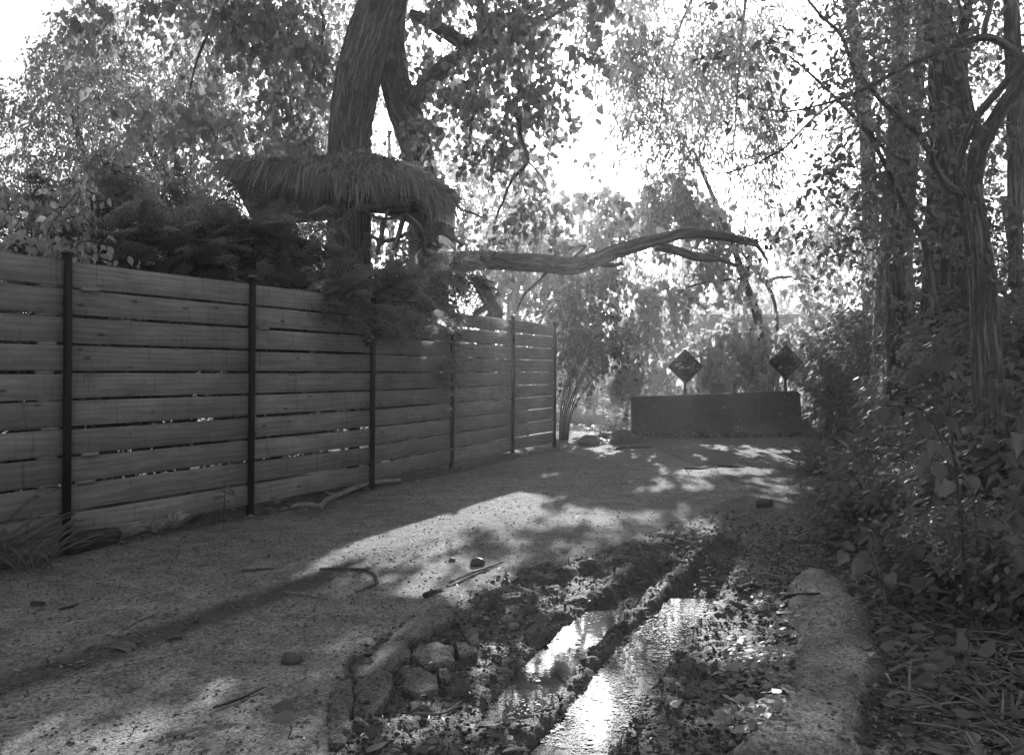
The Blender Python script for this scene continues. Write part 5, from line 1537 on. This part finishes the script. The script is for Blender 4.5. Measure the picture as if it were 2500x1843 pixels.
# grass clumps: every blade its own object
def blade_mesh(seed):
    r = np.random.default_rng(seed)
    n = 7
    t = np.linspace(0, 1, n)
    bend = r.uniform(.5, 1.1)
    y = np.sin(t * bend * 1.5) / (bend * 1.5) * 1.2
    z = t * (1.0 - .62 * bend * t)
    w = .016 * np.sin(np.clip(t * 2.4 + .5, 0, math.pi)) + .001
    V = []
    for i in range(n): V += [(-w[i], y[i] * .75, z[i] * .8 + .012), (0, y[i] * .75, z[i] * .8), (w[i], y[i] * .75, z[i] * .8 + .012)]
    F = [[i * 3 + a, i * 3 + a + 1, i * 3 + a + 4, i * 3 + a + 3] for i in range(n - 1) for a in (0, 1)]
    mb = MB(); mb.add(np.array(V), np.array(F))
    me = mb.mesh('blade'); me.materials.append(M_GRASS)
    return me
BL_ = [blade_mesh(s_) for s_ in range(8)]
def clump(label, x, y, n, L, spread, az=None, group='arching grass clumps'):
    z = float(gz_at(x, y))
    t = thing('grass_clump', label, 'grass', (x, y, z), group)
    for k in range(n):
        a = rng.uniform(0, 2 * math.pi) if az is None else rng.normal(az, .8)
        o = bpy.data.objects.new('blade', BL_[k % 8])
        COL.objects.link(o)
        o.parent = t
        s_ = L * rng.uniform(.6, 1.15)
        o.location = (rng.normal(0, spread), rng.normal(0, spread), -.01)
        o.rotation_euler = (rng.normal(.0, .12), rng.normal(0, .12), a)
        o.scale = (s_ * rng.uniform(.8, 1.3), s_, s_)
clump('arching grass clump nearest the grey pipe bollard', *G(2035, 1150)[:2], 110, .62, .14, R(60))
clump('arching grass clump on the bank beside the lane end', *G(2095, 1160)[:2], 110, .66, .15, R(60))
clump('lowest arching grass clump on the right lane edge', *G(2140, 1215)[:2], 90, .55, .12, R(60))
clump('arching grass tuft behind the pipe bollard', 4.95, 12.2, 70, .6, .14, R(50))
clump('broad bladed grass tuft at the left fence post', *G(60, 1395)[:2], 34, .55, .07, None)
clump('broad bladed grass tuft at the left edge of the fence foot', *G(-30, 1380)[:2], 26, .75, .06, R(-60))
# seedling at the second post
p = G(545, 1292)
herb('weed_seedling', 'upright lance leaved weed before the second fence post', 'plant', (p[0], p[1], 0), 1, .5, .13, T_OVAL_FINE, M_GRASS, 12, .05, .0)
p = G(600, 1255)
herb('weed_seedling', 'small broad leaved weed at the fence foot beyond the second post', 'plant', (p[0] - .1, p[1], 0), 3, .12, .1, T_OVAL_FINE, M_UNDER, 5, .5, .05)

# ------------------------------------------------------------------ on the ground
def flat_tube(pts_px, w, m, label, cat, name, seg=8, bark=.1, lift=0, group=None):
    P = [G(u, v) for u, v in pts_px]
    P = [np.array([q[0], q[1], float(terrain(q[0], q[1], False)[0]) + w * .45 + lift]) for q in P]
    mb = MB()
    tube(mb, P, [w * .5] * (len(P) - 1) + [w * .3], seg, max(8, len(P) * 6), bark=bark, wob=.02)
    return tag(mb.build(name, m, None, True, loc=tuple(P[0])), label, cat, group)
# fallen branch at the fence foot
p = G(845, 1228)
br = thing('fallen_branch', 'forked bare branch lying along the foot of the fence', 'branch', (p[0], p[1], 0))
for pts, w in (([(712, 1254), (745, 1247), (780, 1253), (800, 1236), (845, 1213), (890, 1196), (935, 1189), (978, 1186)], .052), ([(788, 1215), (812, 1222), (838, 1218)], .03), ([(770, 1250), (786, 1262)], .025)):
    P = [G(u, v) for u, v in pts]
    P = [np.array([q[0], q[1], .035 + (.02 if w > .04 else .03)]) for q in P]
    mb = MB(); tube(mb, P, np.linspace(w * .42, w * .55, len(P)), 10, 40, bark=.1, wob=.02); mb.build('limb', M_STICK, br, True)
# logs under the fence
for k, (a, b, w, lab) in enumerate((((300, 1322), (392, 1300), .11, 'short pale split log under the first fence bay'), ((392, 1306), (455, 1284), .09, 'thin knobbly log in the middle under the first bay'), ((440, 1296), (503, 1268), .13, 'thickest round log end under the first fence bay'),
                                    ((180, 1362), (296, 1330), .13, 'dark log deep under the fence by the left post'), ((690, 1234), (722, 1226), .06, 'small split piece of wood beyond the second post'))):
    A, B_ = G(*a), G(*b)
    A, B_ = A - fn * .08 + np.array([0, 0, w * .45]), B_ - fn * .08 + np.array([0, 0, w * .45])
    mb = MB(); tube(mb, [A, (A + B_) / 2 + np.array([0, 0, .01]), B_], [w * .5, w * .53, w * .46], 14, 16, bark=.14, wob=.03)
    tag(mb.build('log', M_STICK if k != 3 else M_BARK_DARK, None, True, loc=tuple(A)), lab, 'log', 'logs under the fence')
# broken asphalt pieces
def cp2(pts): return [(800 + a / 2.49, 1183 + b / 2.49) for a, b in pts]
CH = [('largest broken asphalt slab at the edge of the mud', [(150, 1040), (330, 960), (480, 935), (470, 1060), (430, 1110), (250, 1140), (140, 1150)]),
      ('rounded asphalt lump between the big slab and the mud', [(530, 960), (680, 935), (760, 980), (750, 1040), (620, 1070), (520, 1030)]),
      ('asphalt lump below the rounded one, deepest in the mud', [(500, 1110), (560, 1075), (650, 1130), (665, 1190), (560, 1240), (455, 1190)]),
      ('cracked asphalt slab below the largest one', [(180, 1185), (330, 1155), (390, 1170), (380, 1260), (250, 1390), (140, 1370)]),
      ('asphalt slab nearest the bottom of the picture', [(0, 1400), (120, 1385), (150, 1480), (100, 1540), (0, 1540)]),
      ('small asphalt crumb against the lowest slab', [(160, 1395), (210, 1400), (235, 1440), (160, 1430)]),
      ('raised pale asphalt slab at the top of the broken edge', [(600, 800), (650, 775), (750, 780), (765, 830), (650, 870), (600, 850)]),
      ('long tilted asphalt slab beside the raised pale one', [(330, 950), (480, 850), (590, 815), (640, 850), (600, 910), (450, 925)]),
      ('small asphalt crumb right of the deepest lump', [(670, 1090), (720, 1075), (755, 1110), (740, 1150), (680, 1130)]),
      ('dark asphalt lump in the mud right of the rounded one', [(770, 920), (830, 930), (900, 960), (900, 985), (800, 990)]),
      ('dark flat stone above the dark asphalt lump', [(825, 880), (860, 855), (910, 850), (915, 920), (870, 940)]),
      ('asphalt slab at the left of the largest one', [(10, 1180), (130, 1160), (160, 1190), (130, 1370), (0, 1390)])]
for k, (lab, pts) in enumerate(CH):
    g_ = np.array([G(u, v)[:2] for u, v in cp2(pts)])
    c = g_.mean(0)
    n = 40
    cl = np.vstack([g_, g_[:1]])
    seg_ = np.linalg.norm(np.diff(cl, axis=0), axis=1)
    cum = np.concatenate([[0], np.cumsum(seg_)])
    s_ = np.linspace(0, cum[-1], n, endpoint=False)
    O = np.stack([np.interp(s_, cum, cl[:, 0]), np.interp(s_, cum, cl[:, 1])], 1)
    nz = fbm(np.column_stack([O * 14, np.full(n, k * 3.1)]), 2) - .5
    O = c + (O - c) * (1 + nz[:, None] * .5)
    z0 = float(terrain(c[0], c[1], False)[0])
    hgt = (.004, -.004, -.012, .002, .002, .0, .03, .014, -.012, -.012, -.01, .003)[k]
    tl = rng.normal(0, .07, 2) + np.array([-.05, .05]) * (k in (6, 7))
    V = []
    topz = -.008 + hgt
    for f_, dz in ((1.0, -.09), (1.06, -.02), (1.03, -.003), (.9, .001), (.5, .003)):
        q = c + (O - c) * f_
        jit = (fbm(np.column_stack([q * 30, np.full(n, k)]), 2) - .5) * .02
        V.append(np.column_stack([q, topz + dz + ((q - c) @ tl) + jit]))
    V = np.vstack(V + [np.array([[c[0], c[1], topz + .008]])])
    F = [[i * n + j, i * n + (j + 1) % n, (i + 1) * n + (j + 1) % n, (i + 1) * n + j] for i in range(4) for j in range(n)]
    T3 = [[4 * n + j, 4 * n + (j + 1) % n, 5 * n] for j in range(n)]
    mb = MB(); mb.add(V, (np.array(F), np.array(T3)))
    tag(mb.build('asphalt_chunk', M_SLAB, None, False, loc=(c[0], c[1], z0)), lab, 'asphalt', 'broken asphalt pieces at the mud edge')

# single sticks and leaves that can be told apart
STK = [([(1085, 1395 - 2), (870, 1395), (905, 1398)], .0, ''),]
def stick(u0, v0, u1, v1, w, label, bow=.0, m=None):
    mid = ((u0 + u1) / 2 + bow * (v1 - v0), (v0 + v1) / 2 - bow * (u1 - u0) * .3)
    flat_tube([(u0, v0), mid, (u1, v1)], w, m or M_STICK, label, 'stick', 'stick', 6, .06, .004, 'sticks on the lane')
stick(296, 1540, 375, 1502, .016, 'pale bent stick near the dark drift on the left', .1)
stick(404, 1806, 498, 1782, .018, 'pale straight stick at the bottom left')
stick(145, 1494, 192, 1479, .012, 'thin dark stick at the left below the grass tuft', 0, M_BARK_DARK)
stick(75, 1480, 112, 1478, .02, 'thick dark stick stub at the left edge of the lane', 0, M_BARK_DARK)
stick(462, 1381, 508, 1380, .014, 'short light stick in the fence shade')
stick(695, 1452, 800, 1465, .014, 'thin curved stick on the sunlit patch', .1)
stick(1037, 1455, 1080, 1443, .03, 'thick dark stick near the mud corner', 0, M_BARK_DARK)
stick(1100, 1424, 1228, 1373, .02, 'long thin stick along the top of the mud edge', .02)
stick(645, 1683, 520, 1735, .012, 'long faint twig left of the slabs', .05, M_BARK_DARK)
stick(1010, 1722, 1125, 1672, .012, 'curved twig lying across the mud below the slabs', -.25)
stick(1670, 1146, 1740, 1144, .02, 'bent twig pointing to the barrier', -.1, M_BARK_DARK)
stick(1755, 1139, 1818, 1145, .025, 'dark straight twig before the barrier', 0, M_BARK_DARK)
stick(1505, 1097, 1590, 1096, .03, 'dark stick in front of the boulders', .05, M_BARK_DARK)
stick(1860, 1448, 2000, 1455, .02, 'dark twig lying across the raised asphalt strip', .05, M_BARK_DARK)
stick(1800, 1428, 1850, 1405, .03, 'broken dark stick at the head of the asphalt strip', 0, M_BARK_DARK)
stick(2440, 1640, 2490, 1540, .012, 'long thin pale stem in the right corner', .1)
stick(2200, 1702, 2330, 1712, .01, 'dry reed stem on the litter at the right', .02)
stick(590, 1398, 670, 1392, .01, 'faint twig at the shadow edge', 0, M_BARK_DARK)
flat_tube([(780, 1396), (850, 1392), (900, 1397), (920, 1412), (915, 1428), (868, 1450)], .016, M_BARK, 'hooked curling stick on the sunlit patch', 'stick', 'stick', 6, .06, .004, 'sticks on the lane')
def dry(u, v, L, ang, label, T=T_OVAL_FINE, m=None, tilt=.25):
    p = G(u, v)
    p[2] = float(terrain(p[0], p[1], False)[0]) + .012
    a = np.array([[math.cos(ang), math.sin(ang), .05]])
    nr = np.array([[rng.normal(0, tilt), rng.normal(0, tilt) - .15, 1.]])
    mb = MB(); leaves(mb, np.array([p]), a, nr, L, T)
    tag(mb.build('fallen_leaf', m or M_DRY, None, loc=tuple(p)), label, 'leaf', 'single fallen leaves')
dry(292, 1590, .12, 1.4, 'star shaped fallen leaf in the dark drift', T_LOBED)
dry(412, 1562, .09, .4, 'lobed fallen leaf right of the star shaped one', T_LOBED)
dry(530, 1762, .09, .1, 'pale curled leaf left of the lowest slab')
dry(668, 1758, .09, 0., 'pale oval leaf at the bottom left')
dry(720, 1738, .1, 2.9, 'dark rolled leaf above the pale oval one', T_OVAL_FINE, M_UNDER)
dry(215, 1495, .05, .8, 'tiny pale leaf in the fence shade at the left')
dry(540, 1572, .06, .5, 'small pale leaf above the sunlit streak')
dry(960, 1467, .07, .1, 'bright flat leaf scrap beside the mud corner')
dry(1110, 1228, .08, .4, 'bright leaf scrap at the edge of the fence shadow')
dry(1455, 1712, .1, 1.2, 'large oval leaf on the right bank of the water', T_OVAL_FINE, M_LEAF)
dry(1652, 1715, .09, 1.4, 'upright oval leaf right of the wide puddle', T_OVAL_FINE, M_LEAF, .8)
dry(2208, 1535, .1, .2, 'crumpled pale paper like leaf among litter', T_LOBED)
dry(2060, 1818, .08, .6, 'pale lobed leaf at the bottom of the asphalt strip', T_LOBED)
dry(2290, 1808, .12, .9, 'lobed leaf at the bottom right', T_LOBED, M_UNDER)
dry(1910, 1275, .09, .2, 'pale lobed leaf lying on the far lane', T_LOBED)
dry(1225, 1815, .1, .3, 'pale curled leaf at the bottom middle')
dry(1040, 1818, .08, 2, 'curled leaf in the mud at the bottom', T_OVAL_FINE, M_UNDER)
dry(895, 1825, .1, 1, 'curled dark leaf at the bottom below the slabs', T_OVAL_FINE, M_UNDER)
for k, (u, v, s_, lab) in enumerate(((1165, 1378, .04, 'dark mud clod above the mud corner'), (1104, 1368, .02, 'small mud clod left of the dark clod'), (1865, 1235, .07, 'dark clod on the far lane right of the wheel tracks'), (710, 1615, .04, 'dark clod in the drift of debris'),
                                     (1300, 1470, .035, 'mud lump at the top of the mud bank'), (1240, 1490, .03, 'pale pebble in the mud bank'), (1252, 1502, .028, 'second pale pebble in the mud bank, lower'), (1440, 1372, .04, 'angular mud lump at the far mud edge'))):
    p = G(u, v)
    mb = MB(); rock(mb, (p[0], p[1], float(terrain(p[0], p[1], False)[0]) + s_ * .3), s_, k + 20, (1.1, .9, .8), 8)
    tag(mb.build('clod' if 'peb' not in lab else 'pebble', M_MUD if 'pale' not in lab else M_ROCK, None, True, loc=(p[0], p[1], 0)), lab, 'clod' if 'peb' not in lab else 'pebble', 'clods and pebbles on the lane')

# countless small stuff
def scatter(n, x0, x1, y0, y1, dens):
    x = rng.uniform(x0, x1, n)
    y = y0 * (y1 / y0) ** rng.random(n)
    z, a_, w_, l_ = terrain(x, y, True)
    k = rng.random(n) < dens(x, y, a_, w_, l_)
    return x[k], y[k], z[k], a_[k], w_[k], l_[k]
OCT_V = np.array([(1, 0, 0), (0, 1, 0), (-1, 0, 0), (0, -1, 0), (0, 0, .8), (0, 0, -.5)])
OCT_F = np.array([(0, 1, 4), (1, 2, 4), (2, 3, 4), (3, 0, 4), (1, 0, 5), (2, 1, 5), (3, 2, 5), (0, 3, 5)])
def pebbles(name, label, cat, mm, n, x0, x1, y0, y1, dens, lo, hi):
    x, y, z, *_ = scatter(n, x0, x1, y0, y1, dens)
    s_ = lo * (hi / lo) ** (rng.random(len(x)) ** 2.2)
    V = OCT_V[None] * s_[:, None, None] * rng.uniform(.6, 1.25, (len(x), 6, 1))
    a = rng.uniform(0, 2 * math.pi, len(x))
    c, s2 = np.cos(a)[:, None], np.sin(a)[:, None]
    V = np.stack([V[..., 0] * c - V[..., 1] * s2, V[..., 0] * s2 + V[..., 1] * c, V[..., 2] * .8], -1) + np.stack([x, y, z + s_ * .25], 1)[:, None]
    F = (np.arange(len(x))[:, None, None] * 6 + OCT_F[None]).reshape(-1, 3)
    mb = MB(); mb.add(V.reshape(-1, 3), F, np.repeat(rng.random(len(x)), 6))
    tag(mb.build(name, mm), label, cat, kind='stuff')
M_GRIT = leaf_mat('grit', .15, .0, .8, .25)
M_CLODS = leaf_mat('clods', .07, .0, .75, .2)
pebbles('gravel', 'loose grit and small stones over the lane', 'gravel', M_GRIT, 22000, -3.5, 3.4, 2.6, 14, lambda x, y, a, w, l: .75 - .5 * w + 0 * x, .003, .011)
pebbles('mud_crumbs', 'crumbs of wet mud along the wheel ruts', 'mud', M_CLODS, 42000, -1.2, 2.6, 2.5, 9, lambda x, y, a, w, l: np.clip(w, 0, 1) * (1 - a), .003, .016)

def litter(name, label, cat, mm, n, x0, x1, y0, y1, dens, lo, hi, T, lift=.006, up=1.0, tilt=.35):
    x, y, z, *_ = scatter(n, x0, x1, y0, y1, dens)
    m = len(x)
    a = rng.uniform(0, 2 * math.pi, m)
    ax = np.stack([np.cos(a), np.sin(a), rng.normal(0, .15, m)], 1)
    nr = np.stack([rng.normal(0, tilt, m), rng.normal(0, tilt, m) - .1, np.full(m, up)], 1)
    mb = MB(); leaves(mb, np.stack([x, y, z + lift * rng.random(m) ** 2 * 3 + .004], 1), ax, nr, lo * (hi / lo) ** rng.random(m), T)
    tag(mb.build(name, mm), label, cat, kind='stuff')
patch = lambda x, y: fbm(np.stack([x * 2.2, y * 2.2, x * 0], -1), 3)
litter('leaf_litter', 'small dry leaf bits drifted over the lane', 'litter', M_DRY, 30000, -4, 4.5, 2.6, 17, lambda x, y, a, w, l: np.clip(.10 + .6 * l + (patch(x, y) > .58) * .3, 0, 1), .012, .04, T_OVAL)
litter('dark_litter', 'dark rotted leaf bits on the lane', 'litter', M_LEAF_DARK, 36000, -4, 4.5, 2.6, 17, lambda x, y, a, w, l: np.clip(.05 + .8 * l + (patch(x + 9, y) > .58) * .3, 0, 1), .012, .04, T_LANCE)
litter('reed_litter', 'dry strap like stems matted on the right', 'litter', M_DRY, 2600, 1.2, 3.2, 2.7, 5.5, lambda x, y, a, w, l: np.clip(sstep(-.5, .1, x - edge_right(y)) * .9, 0, 1), .12, .32, _tm([(-.025, 0, 0), (.025, 0, 0), (.018, .5, .03), (0, 1, -.02), (-.018, .5, .03)], [(0, 1, 2), (0, 2, 4), (4, 2, 3)]), .01)
litter('broad_litter', 'wilted broad leaves matted on the right', 'litter', M_UNDER, 4200, 1.1, 3.4, 2.7, 7, lambda x, y, a, w, l: np.clip(sstep(-.55, .1, x - edge_right(y)) * .9, 0, 1), .04, .11, T_OVAL_FINE, .015, 1, .5)
gc = np.array([G(u, v)[:2] for u, v in ((1840, 1440), (1910, 1450), (1945, 1520), (1930, 1600), (1935, 1680), (1900, 1760), (1820, 1800), (1760, 1760), (1760, 1640), (1770, 1540), (1800, 1470))])
litter('ground_cover', 'low bright ground cover between wheel rut and asphalt strip', 'ground cover', M_LEAF_BRIGHT, 9000, .5, 1.6, 2.7, 5.4, lambda x, y, a, w, l: in_poly(x, y, gc) * .85 * (patch(x * 2, y * 2) > .42), .02, .06, T_OVAL_FINE, .02, 1, .5)
litter('weeds', 'scattered tiny weeds in the mud and along the lane edge', 'weeds', M_LEAF, 3500, -1.2, 3.4, 2.7, 9, lambda x, y, a, w, l: np.clip(.15 * w + .3 * l * (x > 1), 0, 1), .015, .04, T_OVAL_FINE, .02, 1, .6)
litter('fence_litter', 'leaves caught along the foot of the fence', 'litter', M_DRY, 9000, -4, 1, 4.6, 14.6, lambda x, y, a, w, l: np.exp(-((x - (.437 * (y - 5.96) - 2.95) - .1) / .14) ** 2) * .8, .03, .09, T_OVAL_FINE, .012, 1, .5)
litter('barrier_litter', 'leaves drifted against the foot of the barrier', 'litter', M_DRY, 6000, 1.9, 6, 15.2, 17, lambda x, y, a, w, l: np.exp(-((y - 16.45) / .2) ** 2), .04, .1, T_OVAL_FINE, .02, 1, .5)
# twigs as countless bits
x, y, z, *_ = scatter(5200, -4, 4, 2.7, 16, lambda x, y, a, w, l: np.clip(.2 + .6 * l, 0, 1))
a = rng.uniform(0, math.pi, len(x)); L_ = rng.uniform(.04, .2, len(x))
c0 = np.stack([x, y, z + .006], 1)
d = np.stack([np.cos(a), np.sin(a), 0 * a], 1) * L_[:, None]
b = rng.normal(0, .1, (len(x), 1)) * np.stack([-np.sin(a), np.cos(a), 0 * a], 1) * L_[:, None]
mb = MB(); twigs(mb, np.stack([c0, c0 + d * .5 + b, c0 + d], 1), .0028)
tag(mb.build('twig_litter', M_TWIG), 'thin broken twigs strewn over the lane', 'twigs', kind='stuff')
# scum floating on the water, paled to add glitter the water lacks
def scum(RT, y0, y1, w, n, lo):
    ys = rng.uniform(y0, y1, n)
    xs = np.interp(ys, RT[:, 0], RT[:, 1]) + rng.uniform(-w, w, n)
    keep = fbm(np.stack([xs * 5, ys * 5, xs * 0], 1), 3) > lo
    return xs[keep], ys[keep]
xs, ys = scum(RUT_R, 2.5, 4.9, .2, 12000, .38)
x2, y2 = scum(RUT_L, 3.3, 4.7, .15, 1500, .56)
xs, ys = np.concatenate([xs, x2]), np.concatenate([ys, y2])
n = len(xs)
th = np.linspace(0, 2 * math.pi, 6, endpoint=False)
r_ = rng.uniform(.0015, .0048, n) * np.where(rng.random(n) < .04, 3, 1)
V = np.stack([xs[:, None] + np.cos(th) * r_[:, None], ys[:, None] + np.sin(th) * r_[:, None] * rng.uniform(.6, 1, (n, 1)), WATER_Z + .0015 + 0 * th[None] * r_[:, None] + rng.uniform(0, .002, (n, 1))], -1)
mb = MB(); mb.add(V.reshape(-1, 3), np.arange(n * 6).reshape(-1, 6))
tag(mb.build('pond_scum', leaf_mat('scum', .5, .0, .6, .3)), 'specks of scum on the rut water, paled to add glitter', 'scum', kind='stuff')

# ------------------------------------------------------------------ thin haze, added mostly to stand in for lens flare
if FLARE_HAZE > 0:
    mb = MB()
    lo, hi = np.full(3, 1e9), np.full(3, -1e9)
    bpy.context.view_layer.update()
    for o in S.objects:
        if o.type == 'MESH':
            q = np.array([tuple(o.matrix_world @ Vector(c)) for c in o.bound_box])
            lo, hi = np.minimum(lo, q.min(0)), np.maximum(hi, q.max(0))
    lo, hi = lo - 1.0, hi + np.array([1.0, 1.0, .6])
    globals()['HB'] = (lo, hi)
    box(mb, (lo + hi) / 2, *(hi - lo))
    hm, nt, out = mat('haze')
    pv_ = nt.nodes.new('ShaderNodeVolumePrincipled')
    pv_.inputs['Color'].default_value = (.95, .95, .95, 1)
    pv_.inputs['Density'].default_value = FLARE_HAZE
    pv_.inputs['Anisotropy'].default_value = .7
    nt.links.new(pv_.outputs[0], out.inputs['Volume'])
    tag(mb.build('haze', hm), 'thin haze added mostly for the flare towards the sun', 'haze', kind='stuff')
